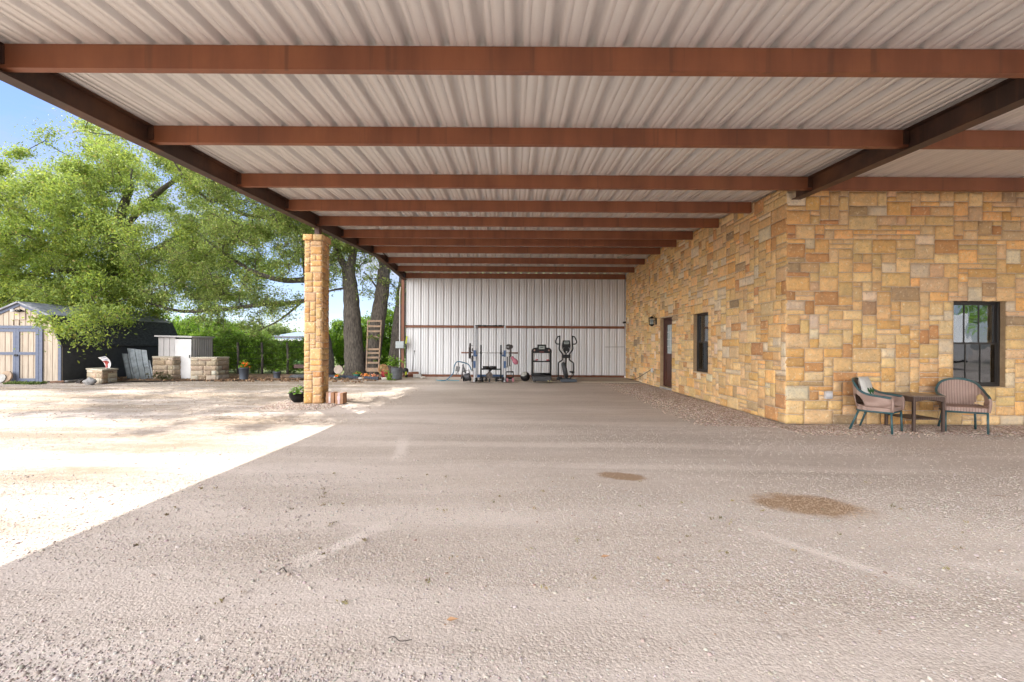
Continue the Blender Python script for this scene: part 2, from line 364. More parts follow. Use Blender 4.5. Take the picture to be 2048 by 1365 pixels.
# ------------------------------------------------------------------ pebbles (real gravel)
ICO = None
def pebbles(name, xy, size, cols, label, z0=-.014):
    ph = (1 + 5 ** .5) / 2
    iv = np.array([(-1, ph, 0), (1, ph, 0), (-1, -ph, 0), (1, -ph, 0), (0, -1, ph), (0, 1, ph), (0, -1, -ph), (0, 1, -ph), (ph, 0, -1), (ph, 0, 1), (-ph, 0, -1), (-ph, 0, 1)]) / 1.9
    fi = np.array([(0, 11, 5), (0, 5, 1), (0, 1, 7), (0, 7, 10), (0, 10, 11), (1, 5, 9), (5, 11, 4), (11, 10, 2), (10, 7, 6), (7, 1, 8), (3, 9, 4), (3, 4, 2), (3, 2, 6), (3, 6, 8), (3, 8, 9), (4, 9, 5), (2, 4, 11), (6, 2, 10), (8, 6, 7), (9, 8, 1)])
    n = len(xy); sc = size[:, None] * rng.uniform(.6, 1.25, (n, 3)); sc[:, 2] *= .7
    V = iv[None] * (1 + rng.uniform(-.22, .22, (n, 12, 1))) * sc[:, None, :]
    a = rng.uniform(0, 6.28, n); c, s = np.cos(a)[:, None], np.sin(a)[:, None]
    x = V[:, :, 0] * c - V[:, :, 1] * s; y = V[:, :, 0] * s + V[:, :, 1] * c
    tl = rng.uniform(-.35, .35, n)[:, None]; z = V[:, :, 2] + x * tl
    zb = .010 * np.sin(xy[:, 0] * .9 + 1.3 * np.sin(xy[:, 1] * .5)) * np.cos(xy[:, 1] * 1.1) + .006 * np.sin(xy[:, 0] * 2.3 + xy[:, 1] * 1.7)
    V = np.stack([x + xy[:, 0:1], y + xy[:, 1:2], z + (zb + z0 + size * .22)[:, None]], -1).reshape(-1, 3)
    Fq = (fi[None] + (np.arange(n) * 12)[:, None, None]).reshape(-1, 3)
    C = np.repeat(cols, 12, axis=0)
    return tag(npmesh(name, V, Fq, PEB, C), label, None, None, 'stuff')
def pcol(n, a=(.34, .29, .25), b=(.48, .425, .38), rare=.015):
    t = rng.uniform(0, 1, (n, 1)); c = np.array(a) * (1 - t) + np.array(b) * t
    k = rng.uniform(0, 1, n) < rare; c[k] = (.26, .17, .12); return c * rng.uniform(.93, 1.07, (n, 3))
n = 210000
yy = 1.42 + 6.3 * rng.uniform(0, 1, n) ** 1.15; xx = rng.uniform(-1, 1, n) * (yy * 1.14 + .15)
fld = np.sin(yy * 2.1 + .6 * np.sin(xx * .7)) + .8 * np.sin(yy * 5.3 + xx * .5) + rng.normal(0, 1.1, n)
k = (fld > -.25) & ~((xx > 4.4) & (yy > 7.4)) & ((yy < 4.6) | (rng.uniform(0, 1, n) < .5)); xy = np.stack([xx, yy], -1)[k]
sz = rng.uniform(.0032, .0075, len(xy)) * (1 + .8 * (rng.uniform(0, 1, len(xy)) > .97)); cc = pcol(len(xy))
for (cx_, cy_, rx_, ry_) in ((1.10, 4.56, .27, .15), (2.44, 3.76, .46, .29)):
    dd = np.hypot((xy[:, 0] - cx_) / rx_, (xy[:, 1] - cy_ - .35 * (cx_ - xy[:, 0]) * .8) / ry_); w = np.clip(2.6 - dd * 2.2, 0, .85)[:, None]; cc = cc * (1 - w) + np.array([.30, .205, .125]) * w
pebbles('loose_gravel', xy, sz, cc, 'loose pale gravel scattered over the yard')
# coarser gravel border along the house walls
n = 30000; q = rng.uniform(0, 1, n)
a1 = np.stack([4.56 - np.abs(rng.normal(0, .55, n)), rng.uniform(7.4, 15.6, n)], -1); a1 = a1[(a1[:, 0] > 3.0)]
a2 = np.stack([rng.uniform(4.3, 10.5, n), 7.58 - np.abs(rng.normal(0, .30, n))], -1)
xy = np.concatenate([a1, a2[: int(n * .75)]]); kk = ~((xy[:, 0] > 4.56) & (xy[:, 1] > 7.57)); xy = xy[kk]
pebbles('border_gravel', xy, rng.uniform(.009, .021, len(xy)), pcol(len(xy), (.22, .15, .115), (.60, .49, .41), .12), 'coarse brownish gravel border along the stone house')
n = 5000; a = np.stack([rng.uniform(-5.2, -3.7, n), rng.uniform(9.1, 10.8, n)], -1)
a = a[~((np.abs(a[:, 0] + 4.31) < .2) & (np.abs(a[:, 1] - 10.03) < .2))]
pebbles('column_gravel', a, rng.uniform(.008, .02, len(a)), pcol(len(a), (.28, .2, .16), (.64, .54, .46), .08), 'gravel around the foot of the stone column')
n = 9000; a = np.stack([rng.uniform(-16, -2.5, n), rng.uniform(7.5, 16, n)], -1)
pebbles('yard_gravel', a, rng.uniform(.006, .015, n), pcol(n, (.30, .23, .18), (.6, .5, .42), .1), 'scattered gravel on the sunlit yard left of the carport')
# ------------------------------------------------------------------ roof line
RIDGE = 14.6; EAVE = 0.6  # unseen front edge, roof drawn out to shade the near ground
def roofz(Y):
    return CAMH + (2.305 + .052 * Y if Y <= RIDGE else 2.305 + .052 * RIDGE - .052 * (Y - RIDGE))
XL, XR = -4.5, 15.0
carport = thing('carport', (0, 9, 0), 'long brown steel carport with corrugated metal roof over the gravel', 'carport')
def rpanel(u0, u1, pitch=.3048, off=.037, h=.055, w0=.044, w1=.030, mh=.004):
    """profile list of (u, height) for ribbed sheet"""
    pr = []; i = math.floor((u0 - off) / pitch)
    while off + i * pitch < u1 + pitch:
        c = off + i * pitch
        for du, hh in ((-w0, 0), (-w1, h), (w1, h), (w0, 0), (.092, 0), (.0945, mh), (.1015, mh), (.104, 0), (.192, 0), (.1945, mh), (.2015, mh), (.204, 0)):
            if u0 <= c + du <= u1: pr.append((c + du, hh))
        i += 1
    return pr
def roof():
    pr = rpanel(XL, XR); ys = [EAVE] + list(np.arange(1.2, RIDGE, 1.2)) + [RIDGE] + list(np.arange(RIDGE + 1.2, 18.2, 1.2)) + [18.5]
    V = []; 
    for y in ys:
        z = roofz(y)
        for (x, h) in pr: V.append((x, y, z + h))
    top = [(x, y, z + .004) for (x, y, z) in V]
    n, m = len(pr), len(ys); i = np.arange(n * m).reshape(m, n)
    Fq = np.stack([i[:-1, :-1], i[:-1, 1:], i[1:, 1:], i[1:, :-1]], -1).reshape(-1, 4)
    V = np.array(V + top); Fq = np.concatenate([Fq, Fq[:, ::-1] + n * m])
    npmesh('roof_panel', V, Fq, ROOFM, parent=carport)
roof()
PY = [.70, 2.25, 3.81, 5.40, 7.14, 8.66, 10.03, 11.47, 12.62, 14.0, 15.64, 16.95, 18.24]
def cpurlin(x0, x1, y, ztop):
    m = MB(); D = .20; Fw = .065; tk = .004; xc, L = (x0 + x1) / 2, x1 - x0
    m.box((xc, y + tk / 2, ztop - D / 2), (L, tk, D))
    m.box((xc, y + Fw / 2 + tk, ztop - D + tk / 2), (L, Fw, tk)); m.box((xc, y + Fw / 2 + tk, ztop - tk / 2), (L, Fw, tk))
    m.box((xc, y + Fw + tk, ztop - D + .012 + tk), (L, tk, .016))
    m.box((xc, y + Fw + tk, ztop - .012 - tk), (L, tk, .016))
    return m.build('purlin', STEEL, carport)
for y in PY:
    z = roofz(y) - .002
    if y < 7.59:
        cpurlin(-4.325, 4.695, y, z); cpurlin(4.705, XR - .1, y, z)
    else: cpurlin(-4.325, 4.545 if y < 18 else 4.54, y, z)
def girder(xc, segs, d=.25, fw=.15):
    m = MB()
    for (a, b) in segs:
        za, zb = roofz(a) - .004, roofz(b) - .004
        for (w, h, o) in ((.008, d - .02, d / 2), (fw, .01, d - .005), (fw, .01, .005)):
            m.bar((xc, a, za - o), (xc, b, zb - o), w, h)
    return m
girder(-4.34, [(EAVE, RIDGE), (RIDGE, 18.40)]).build('girder', DSTEEL, carport)
girder(4.70, [(EAVE, 7.55)]).build('girder', DSTEEL, carport)
for y in PY:
    z = roofz(y)
    for x in ((-4.29, 4.655, 4.745) if y < 7.5 else (-4.29,)): cl = MB(); cl.box((x, y - .012, z - .1), (.06, .02, .15)); cl.build('purlin_clip', DSTEEL, carport)
pm = MB(); pm.box((-4.40, 18.33, (roofz(18.3) - .26) / 2), (.11, .12, roofz(18.3) - .26)); pm.build('post', STEEL, carport, bevel=.006)
pm = MB(); pm.tube([(-4.50, 18.22, .1), (-4.50, 18.22, 3.4), (-4.47, 18.2, 3.6)], .022, 8); pm.build('downpipe', WHITE, carport)
pm = MB(); pm.box((-4.30, 10.06, 3.70), (.10, .14, .36)); pm.build('post', DSTEEL, carport)
# trim on the roof edges
tm = MB(); tm.box(((XL + XR) / 2, EAVE - .02, roofz(EAVE) + .0), (XR - XL, .03, .16)); tm.build('eave_trim', STEEL, carport)
tm = MB(); tm.bar((XL - .02, EAVE, roofz(EAVE) + .02), (XL - .02, RIDGE, roofz(RIDGE) + .02), .02, .09); tm.bar((XL - .02, RIDGE, roofz(RIDGE) + .02), (XL - .02, 18.5, roofz(18.5) + .02), .02, .09); tm.build('rake_trim', DSTEEL, carport)
# ------------------------------------------------------------------ ashlar stone: palette of the stones' own colours
PAL = [((.48, .35, .175), 26), ((.54, .42, .25), 16), ((.44, .32, .17), 16), ((.44, .265, .085), 10), ((.33, .155, .055), 6), ((.50, .48, .42), 6), ((.27, .20, .13), 4), ((.58, .36, .15), 7), ((.47, .36, .24), 13), ((.15, .12, .09), 1.6)]
PALC = np.array([p[0] for p in PAL]) * np.array([1.32, 1.20, 1.08]); PALC = PALC * .70 + np.array([.60, .43, .25]) * .30; PALW = np.array([p[1] for p in PAL], float); PALW /= PALW.sum()
def pack(nu, nv, blocked, rg, sizes):
    occ = blocked.copy(); out = []
    for j in range(nv):
        for i in range(nu):
            if occ[j, i]: continue
            w, h = sizes[rg.integers(len(sizes))]
            w2 = 0
            while w2 < w and i + w2 < nu and not occ[j, i + w2]: w2 += 1
            if i + w2 < nu and not occ[j, i + w2]:
                run = 0
                while i + w2 + run < nu and not occ[j, i + w2 + run] and run < 2: run += 1
                if run == 1: w2 += 1
            h2 = 1
            while h2 < h and j + h2 < nv and not occ[j + h2, i:i + w2].any(): h2 += 1
            occ[j:j + h2, i:i + w2] = True; out.append((i, j, w2, h2))
    return out
SZ = [(4, 2), (5, 3), (3, 2), (3, 3), (4, 3), (2, 2), (5, 2), (3, 1), (4, 1), (2, 1), (6, 3), (3, 2), (4, 2), (2, 3), (5, 1)]
def ashlar(U, Vh, mapf, seed, name, parent, holes=(), cell=.08, topf=None, gap=.015, bulge=.012, sizes=SZ, pal=None):
    rg = np.random.default_rng(seed); nu, nv = int(round(U / cell)), int(round(Vh / cell)); cu, cv = U / nu, Vh / nv
    bl = np.zeros((nv, nu), bool)
    for (a, b, c, d) in holes: bl[int(round(c / cv)):int(round(d / cv)), int(round(a / cu)):int(round(b / cu))] = True
    Vs, Fs, Cs = [], [], []; base = 0; PC = PALC if pal is None else pal[0]; PWt = PALW if pal is None else pal[1]
    for (i, j, w, h) in pack(nu, nv, bl, rg, sizes):
        g = gap / 2
        u0, u1, v0, v1 = i * cu + g, (i + w) * cu - g, j * cv + g, (j + h) * cv - g
        if topf:
            tz = topf((u0 + u1) / 2)
            if v0 > tz - .03: continue
            v1 = min(v1, tz)
        a, b = max(2, int((u1 - u0) / .045) + 1), max(2, int((v1 - v0) / .045) + 1)
        uu = np.linspace(0, 1, a + 1); vv = np.linspace(0, 1, b + 1); UU, VV = np.meshgrid(uu, vv)
        edge = np.minimum(np.minimum(UU, 1 - UU) * (u1 - u0), np.minimum(VV, 1 - VV) * (v1 - v0))
        d = bulge * rg.uniform(.5, 1.2) * np.clip(edge / .02, 0, 1) + .006 + rg.normal(0, .0048, UU.shape) * (edge > 0)
        jx = rg.uniform(-.004, .004, UU.shape); jy = rg.uniform(-.004, .004, UU.shape)
        x = u0 + UU * (u1 - u0) + jx; y = v0 + VV * (v1 - v0) + jy
        front = np.stack([x, y, d], -1).reshape(-1, 3); nn = (a + 1) * (b + 1)
        idx = np.arange(nn).reshape(b + 1, a + 1)
        fq = np.stack([idx[:-1, :-1], idx[:-1, 1:], idx[1:, 1:], idx[1:, :-1]], -1).reshape(-1, 4)
        ring = np.concatenate([idx[0, :], idx[1:, -1], idx[-1, -2::-1], idx[-2:0:-1, 0]])
        back = front[ring].copy(); back[:, 2] = -.012; m = len(ring); r2 = nn + np.arange(m)
        side = np.stack([ring, r2, np.roll(r2, -1), np.roll(ring, -1)], -1)
        Vs.append(front); Vs.append(back); Fs.append(fq + base); Fs.append(side + base); base += nn + m
        c = PC[rg.choice(len(PC), p=PWt)] * rg.uniform(.88, 1.12) * rg.uniform(.96, 1.04, 3)
        Cs.append(np.repeat(c[None], nn + m, 0))
    V = np.concatenate(Vs); V = mapf(V); return npmesh(name, V, np.concatenate(Fs), STONE, np.concatenate(Cs), parent=parent)
WX, WY, BX = 4.585, 7.605, 18.34
house = thing('stone_house', (9.8, 12.9, 0), 'sandstone ashlar house with dark windows and a brown door under the metal roof', 'house')
# openings: side wall (u = Y - WY)
HX = 4.59
side_w = (10.62, 11.55, .654, 2.12); side_d = (13.04, 14.08, .06, 2.155); front_w = (7.365, 8.275, .63, 2.095)
Ls = BX - WY
topS = lambda u: roofz(WY + u) - .01
def mapS(V): return np.stack([WX - V[:, 2], WY + V[:, 0] - .012, V[:, 1]], -1)
def mapF(V): return np.stack([WX - .014 + V[:, 0], WY - V[:, 2], V[:, 1]], -1)
ashlar(Ls, 4.42, mapS, 11, 'side_wall', house, [(side_w[0] - WY, side_w[1] - WY, side_w[2], side_w[3]), (side_d[0] - WY, side_d[1] - WY, 0, side_d[3])], topf=topS)
ashlar(9.6, 4.05, mapF, 23, 'front_wall', house, [(front_w[0] - WX + .014, front_w[1] - WX + .014, front_w[2], front_w[3])], topf=lambda u: roofz(WY) - .01)
def wall_core(axis, lo, hi, zt, hole, thick=.24):
    """mortar wall with openings; axis 's': runs along Y at X=WX, 'f': along X at Y=WY"""
    m = MB()
    def bx(a, b, z0, z1):
        if b - a < 1e-3 or z1 - z0 < 1e-3: return
        zz0 = [z0, z0]; 
        if axis == 's':
            ta, tb = (min(z1, zt(a)), min(z1, zt(b)))
            p = [(WX + .004, a, z0), (WX + thick, a, z0), (WX + thick, b, z0), (WX + .004, b, z0), (WX + .004, a, ta), (WX + thick, a, ta), (WX + thick, b, tb), (WX + .004, b, tb)]
        else:
            ta, tb = z1, z1; p = [(a, WY + .004, z0), (b, WY + .004, z0), (b, WY + thick, z0), (a, WY + thick, z0), (a, WY + .004, z1), (b, WY + .004, z1), (b, WY + thick, z1), (a, WY + thick, z1)]
        m.add(p, [(0, 3, 2, 1), (4, 5, 6, 7), (0, 1, 5, 4), (1, 2, 6, 5), (2, 3, 7, 6), (3, 0, 4, 7)])
    cur = lo
    for (a, b, z0, z1) in hole:
        bx(cur, a, 0, 9); bx(a, b, 0, z0); bx(a, b, z1, 9); cur = b
    if axis == 's' and cur < RIDGE: bx(cur, RIDGE, 0, 9); cur = RIDGE
    bx(cur, hi, 0, 9 if axis == 's' else zt(0)); return m
m = wall_core('s', WY + .006, BX, lambda y: roofz(y) - .012, [side_w, side_d]); m.build('wall_core', MORTAR, house)
zf = roofz(WY) - .012
m = MB()
for (a, b, z0, z1) in ((WX + .25, front_w[0], 0, zf), (front_w[0], front_w[1], 0, front_w[2]), (front_w[0], front_w[1], front_w[3], zf), (front_w[1], 14.3, 0, zf)):
    m.box(((a + b) / 2, WY + .124, (z0 + z1) / 2), (b - a, .24, z1 - z0))
m.build('wall_core', MORTAR, house)
JAMB = M('cut_sandstone', (.43, .31, .19), .9, var=.3, scale=6, alt=(.36, .24, .13), bmp=.5, bdist=.01)
# jamb and sill stones lining the openings, slightly proud of the core
def lining(axis, o, dpt=.10):
    a, b, z0, z1 = o; t = .012; m = MB()
    for (c0, c1, q0, q1) in ((a, a + t, z0, z1), (b - t, b, z0, z1), (a + t, b - t, z0, z0 + t), (a + t, b - t, z1 - t, z1)):
        if axis == 's': m.box((WX + dpt / 2 + .0, (c0 + c1) / 2, (q0 + q1) / 2), (dpt, c1 - c0, q1 - q0))
        else: m.box(((c0 + c1) / 2, WY + dpt / 2 + .0, (q0 + q1) / 2), (c1 - c0, dpt, q1 - q0))
    m.build('jamb', JAMB, house)
lining('s', side_w); lining('s', side_d, .12); lining('f', front_w)
# far walls of the house and the dark room inside
m = MB(); m.box((14.4, 12.95, 1.7), (.2, 10.6, 3.4)); m.box((9.6, BX + .02, 1.75), (9.8, .2, 3.5)); m.build('rear_wall', JAMB, house)
ROOM = M('dim_interior', (.10, .095, .09), .9, var=.1, scale=2)
m = MB(); m.box((9.6, 9.4, 1.5), (9.2, .06, 3.0)); m.box((5.9, 13.9, 1.5), (.06, 8.6, 3.0)); m.box((9.6, 8.6, .02), (9.2, 1.5, .04)); m.box((5.35, 13.6, .02), (.9, 8.8, .04)); m.build('interior', ROOM, house)
FR = M('bronze_frame', (.028, .024, .022), .4, var=.15, scale=12)
CURT = M('pale_curtain', (.42, .41, .44), .9, var=.12, scale=3, stretch=(8, 8, .4))
def window(axis, o, rec=.10, curtain=False):
    a, b, z0, z1 = o; a += .012; b -= .012; z0 += .012; z1 -= .012
    org = (WX + rec, a, 0) if axis == 's' else (a, WY + rec, 0)
    def bx(m, u0, u1, q0, q1, d0, d1):
        if axis == 's': m.box((WX + rec + (d0 + d1) / 2, (u0 + u1) / 2, (q0 + q1) / 2), (d1 - d0, u1 - u0, q1 - q0))
        else: m.box(((u0 + u1) / 2, WY + rec + (d0 + d1) / 2, (q0 + q1) / 2), (u1 - u0, d1 - d0, q1 - q0))
    m = MB(); w = .035
    for r in ((a, a + w, z0, z1), (b - w, b, z0, z1), (a + w, b - w, z0, z0 + w), (a + w, b - w, z1 - w, z1)): bx(m, *r, 0, .08)
    wn_ = m.build('window', FR, house, bevel=.003)
    zm = (z0 + z1) / 2
    for nm, q0, q1, d in (('upper_sash', zm - .01, z1 - w, .040), ('lower_sash', z0 + w, zm + .02, .015)):
        m = MB(); s = .032
        for r in ((a + w, a + w + s, q0, q1), (b - w - s, b - w, q0, q1), (a + w + s, b - w - s, q0, q0 + s), (a + w + s, b - w - s, q1 - s, q1)): bx(m, *r, d, d + .022)
        for k in (1, 2):
            uc = a + w + s + (b - a - 2 * w - 2 * s) * k / 3; bx(m, uc - .008, uc + .008, q0 + s, q1 - s, d, d + .006)
        if axis == 's': bx(m, a + w + s, b - w - s, (q0 + q1) / 2 - .007, (q0 + q1) / 2 + .007, d + .013, d + .02)
        m.build(nm, FR, wn_)
        m = MB(); bx(m, a + w + s - .004, b - w - s + .004, q0 + s - .004, q1 - s + .004, d + .007, d + .010); m.build('glass', GLASS if nm == 'upper_sash' else GLASS2, wn_)
    if curtain:
        m = MB(); N_ = 30
        for k in range(N_ + 1):
            uu = a + .05 + (b - a - .1) * k / N_; dd = rec + .16 + .018 * math.sin(k * 1.7)
            for z in (zm - .02, z1 - .02): m.v.append((WX + dd, uu, z))
        for k in range(N_): m.f.append((2 * k, 2 * k + 2, 2 * k + 3, 2 * k + 1))
        m.build('curtain', CURT, wn_)
    return wn_
window('s', side_w, curtain=True); window('f', front_w)
# door
DOORM = M('mahogany_door', (.085, .022, .014), .4, var=.4, scale=6, stretch=(6, 6, .7), coat=.2)
a, b, z0, z1 = side_d; rx = WX + .10
m = MB()
for (c0, c1, q0, q1) in ((a + .012, a + .06, z0, z1 - .012), (b - .06, b - .012, z0, z1 - .012), (a + .06, b - .06, z1 - .07, z1 - .012)): m.box((rx + .04, (c0 + c1) / 2, (q0 + q1) / 2), (.09, c1 - c0, q1 - q0))
dfr = m.build('door_frame', DOORM, house, bevel=.004)
m = MB(); ga, gb, gz0, gz1 = a + .25, b - .25, 1.07, 1.93
A, B, Z0, Z1 = a + .062, b - .062, z0 + .03, z1 - .075
for (c0, c1, q0, q1) in ((A, ga, Z0, Z1), (gb, B, Z0, Z1), (ga, gb, Z0, gz0), (ga, gb, gz1, Z1)): m.box((rx + .045, (c0 + c1) / 2, (q0 + q1) / 2), (.045, c1 - c0, q1 - q0))
for (c0, c1, q0, q1) in ((ga - .03, ga, gz0 - .03, gz1 + .03), (gb, gb + .03, gz0 - .03, gz1 + .03), (ga, gb, gz1, gz1 + .03), (ga, gb, gz0 - .03, gz0)): m.box((rx + .02, (c0 + c1) / 2, (q0 + q1) / 2), (.012, c1 - c0, q1 - q0))
for (c0, c1, q0, q1) in ((A + .14, B - .14, .25, .27), (A + .14, B - .14, .88, .90), (A + .14, A + .16, .27, .88), (B - .16, B - .14, .27, .88)): m.box((rx + .018, (c0 + c1) / 2, (q0 + q1) / 2), (.014, c1 - c0, q1 - q0))
dr = m.build('door', DOORM, house, bevel=.003)
FROST = M('frosted_glass', (.42, .50, .52), .25, var=.05, scale=5)
m = MB(); m.box((rx + .045, (ga + gb) / 2, (gz0 + gz1) / 2), (.012, gb - ga, gz1 - gz0)); m.build('glass', FROST, dr)
m = MB()
for q in (1, 2, 3): m.box((rx + .034, (ga + gb) / 2, gz0 + (gz1 - gz0) * q / 4), (.012, gb - ga, .014))
m.box((rx + .034, (ga + gb) / 2, (gz0 + gz1) / 2), (.011, .014, gz1 - gz0)); m.build('glazing_bar', WHITE, dr)
m = MB(); m.tube([(rx + .02, A + .07, 1.0), (rx - .03, A + .07, 1.0), (rx - .035, A + .17, 1.0)], .011, 8); m.build('handle', BLACK, dr, True)
m = MB(); m.box((rx - .02, (a + b) / 2, .03), (.20, b - a - .03, .058)); m.build('threshold', M('threshold_metal', (.45, .42, .40), .5, .3), house, bevel=.004)
# lantern beside the door
ly, lz = 14.42, 2.07
lt = thing('wall_lantern', (WX - .02, ly, lz - .2), 'black wrought iron lantern mounted on the stone wall left of the door', 'lantern')
m = MB(); m.box((WX - .025, ly, lz), (.02, .11, .2)); m.tube([(WX - .03, ly, lz + .05), (WX - .10, ly, lz + .2), (WX - .16, ly, lz + .16)], .008, 6); m.build('bracket', BLACK, lt)
m = MB(); c = (WX - .16, ly, lz); m.lathe([(.02, .16), (.09, .11), (.10, .10), (.10, .09), (.02, .09)][::-1], c, 6); m.lathe([(.08, -.12), (.085, -.10), (.085, -.09), (.03, -.15)], c, 6)
for k in range(6):
    q = math.pi / 3 * k; m.tube([(c[0] + .08 * math.cos(q), ly + .08 * math.sin(q), lz - .11), (c[0] + .095 * math.cos(q), ly + .095 * math.sin(q), lz + .10)], .006, 5)
for z in (-.02, .03): m.lathe([(.088, z), (.092, z + .012)], c, 6)
m.build('cage', BLACK, lt); m = MB(); m.lathe([(.0, -.09), (.05, -.09), (.055, .07), (0, .075)], c, 10); m.build('glass_chimney', FROST, lt, True)
# outlets and cable
def outlet(px, py, wall, label):
    if wall == 's':
        Y = WX * F / (uv(px, py)[0]); p = P(px, py, Y); t_ = thing('outlet_box', (WX - .03, Y, p.z - .07), label, 'outlet'); c = (WX - .045, Y, p.z); d1 = (.06, .09, .14); d2 = (.012, .075, .06); o = (-.034, 0, 0)
    else:
        p = P(px, py, WY); t_ = thing('outlet_box', (p.x, WY - .03, p.z - .07), label, 'outlet'); c = (p.x, WY - .045, p.z); d1 = (.115, .06, .125); d2 = (.09, .012, .06); o = (0, -.034, 0)
    m = MB(); m.box(c, d1); m.build('box', M('outlet_grey', (.55, .55, .56), .5), t_, bevel=.008)
    m = MB(); m.box((c[0] + o[0], c[1] + o[1], c[2]), d2); m.build('flip_cover', M('outlet_cover', (.66, .66, .68), .3), t_, bevel=.004); return c
oc = outlet(1307, 741, 's', 'small grey outlet box low on the stone wall left of the door')
outlet(1653, 790, 'f', 'pale grey weatherproof outlet box low on the stone wall beside the left wicker chair')
m = MB(); pts = []
for k in range(25):
    t_ = k / 24; y = oc[1] + t_ * (17.95 - oc[1]); z = oc[2] * (1 - t_) ** 2.2 + .015 + .02 * math.sin(t_ * 9) * (1 - t_); pts.append((WX - .09 - .05 * math.sin(t_ * 3.1), y, max(.012, z)))
m.tube(pts, .010, 6); tag(m.build('black_wire', BLACK, smooth=True), 'thin dark power cord sagging from the outlet to the wall corner', 'cord')
# small security camera near the corner and white hooks on the metal wall
sc = thing('security_camera', (4.5, 17.75, 2.1), 'small black bullet camera high in the corner where stone meets metal wall', 'camera')
m = MB(); m.tube([(4.56, 17.75, 2.2), (4.42, 17.72, 2.2)], .012, 6); m.build('bracket', WHITE, sc); m = MB(); m.box((4.36, 17.66, 2.2), (.06, .26, .07)); m.build('body', BLACK, sc, bevel=.01)
# ------------------------------------------------------------------ ribbed metal back wall
mw = thing('metal_wall', (0, 18.3, 0), 'white ribbed sheet metal wall closing the back of the carport', 'wall')
def backwall():
    pr = rpanel(-4.33, 4.70, off=-3.66, h=.034, w0=.026, w1=.016, mh=.003); V = []
    zs = [.06, .9, 1.9, 2.9, roofz(18.3) - .01]
    for z in zs:
        for (x, h) in pr: V.append((x, 18.37 + h, z))
    n, m_ = len(pr), len(zs); i = np.arange(n * m_).reshape(m_, n)
    Fq = np.stack([i[:-1, :-1], i[:-1, 1:], i[1:, 1:], i[1:, :-1]], -1).reshape(-1, 4)
    V = np.array(V); V2 = V + np.array([0, .004, 0]); Fq = np.concatenate([Fq, Fq[:, ::-1] + n * m_])
    mt, t, b = newmat('white_sheet_metal'); v = coords(t); st = noise(t, coords(t, (4, 4, .35)), 1.6, 5, .65)
    col = mixc(t, ramp(t, st, .35, .7), (.68, .69, .71), (.59, .595, .605))
    col = mixc(t, ramp(t, noise(t, v, 30, 3, .6), .55, .8, 0, .3), col, (.35, .31, .27))
    t.links.new(col, b.inputs['Base Color']); b.inputs['Roughness'].default_value = .4
    t.links.new(bump(t, noise(t, v, 2.5, 3), .3, .012), b.inputs['Normal'])
    npmesh('wall_panel', np.concatenate([V, V2]), Fq, mt, parent=mw)
backwall()
m = MB(); m.box((.10, 18.345, 2.03), (8.86, .02, .10)); m.box((.10, 18.31, 2.07), (8.86, .05, .006)); m.box((.10, 18.31, 1.99), (8.86, .05, .006)); m.build('girt', STEEL, mw)
m = MB(); m.box((.10, 18.33, .05), (8.86, .05, .10)); m.build('base_rail', RUST, mw)
# ------------------------------------------------------------------ stone column
col_ = thing('stone_column', (-4.31, 10.04, 0), 'square golden sandstone column carrying the carport girder', 'column')
cx, cy, hw, ch = -4.31, 10.04, .188, 3.56
m = MB(); m.box((cx, cy, ch / 2), (2 * hw - .01, 2 * hw - .01, ch)); m.box((cx, cy, ch + .03), (2 * hw + .03, 2 * hw + .03, .10)); m.build('core', MORTAR, col_)
CS = [(3, 2), (3, 3), (2, 2), (2, 3), (4, 2), (6, 2), (3, 4), (2, 1), (4, 1), (3, 2)]
for q in range(4):
    ang = q * math.pi / 2; ca, sa = math.cos(ang), math.sin(ang)
    def mp_(V, ca=ca, sa=sa, h=hw, z0=0):
        x = V[:, 0] - h; y = -(h) - V[:, 2]; return np.stack([cx + x * ca - y * sa, cy + x * sa + y * ca, V[:, 1] + z0], -1)
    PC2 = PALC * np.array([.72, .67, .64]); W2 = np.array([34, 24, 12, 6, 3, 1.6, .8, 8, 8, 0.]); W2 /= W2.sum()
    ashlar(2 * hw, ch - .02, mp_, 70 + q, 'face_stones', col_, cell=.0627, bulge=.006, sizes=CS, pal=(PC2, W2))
    h2 = hw + .028
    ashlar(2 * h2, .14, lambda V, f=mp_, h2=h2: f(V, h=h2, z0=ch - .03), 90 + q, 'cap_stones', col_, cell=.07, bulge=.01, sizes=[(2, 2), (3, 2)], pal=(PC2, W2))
# ------------------------------------------------------------------ wicker furniture
WPINK = wicker_mat('pink_brown_wicker', (.50, .36, .305), (.24, .155, .125))
WBROWN = wicker_mat('brown_wicker', (.17, .115, .09), (.055, .032, .024))
TEAL = M('teal_metal', (.018, .062, .078), .4, var=.3, scale=12, alt=(.03, .11, .12), dirt=((.14, .10, .07), .35))
def spl(pts, n=6):
    """Catmull-Rom through pts"""
    P_ = [Vector(p) for p in pts]; P_ = [P_[0] * 2 - P_[1]] + P_ + [P_[-1] * 2 - P_[-2]]; out = []
    for i in range(1, len(P_) - 2):
        a, b, c, d = P_[i - 1], P_[i], P_[i + 1], P_[i + 2]
        for k in range(n):
            t = k / n; out.append(.5 * ((2 * b) + (c - a) * t + (2 * a - 5 * b + 4 * c - d) * t * t + (3 * b - a - 3 * c + d) * t ** 3))
    out.append(P_[-2]); return out
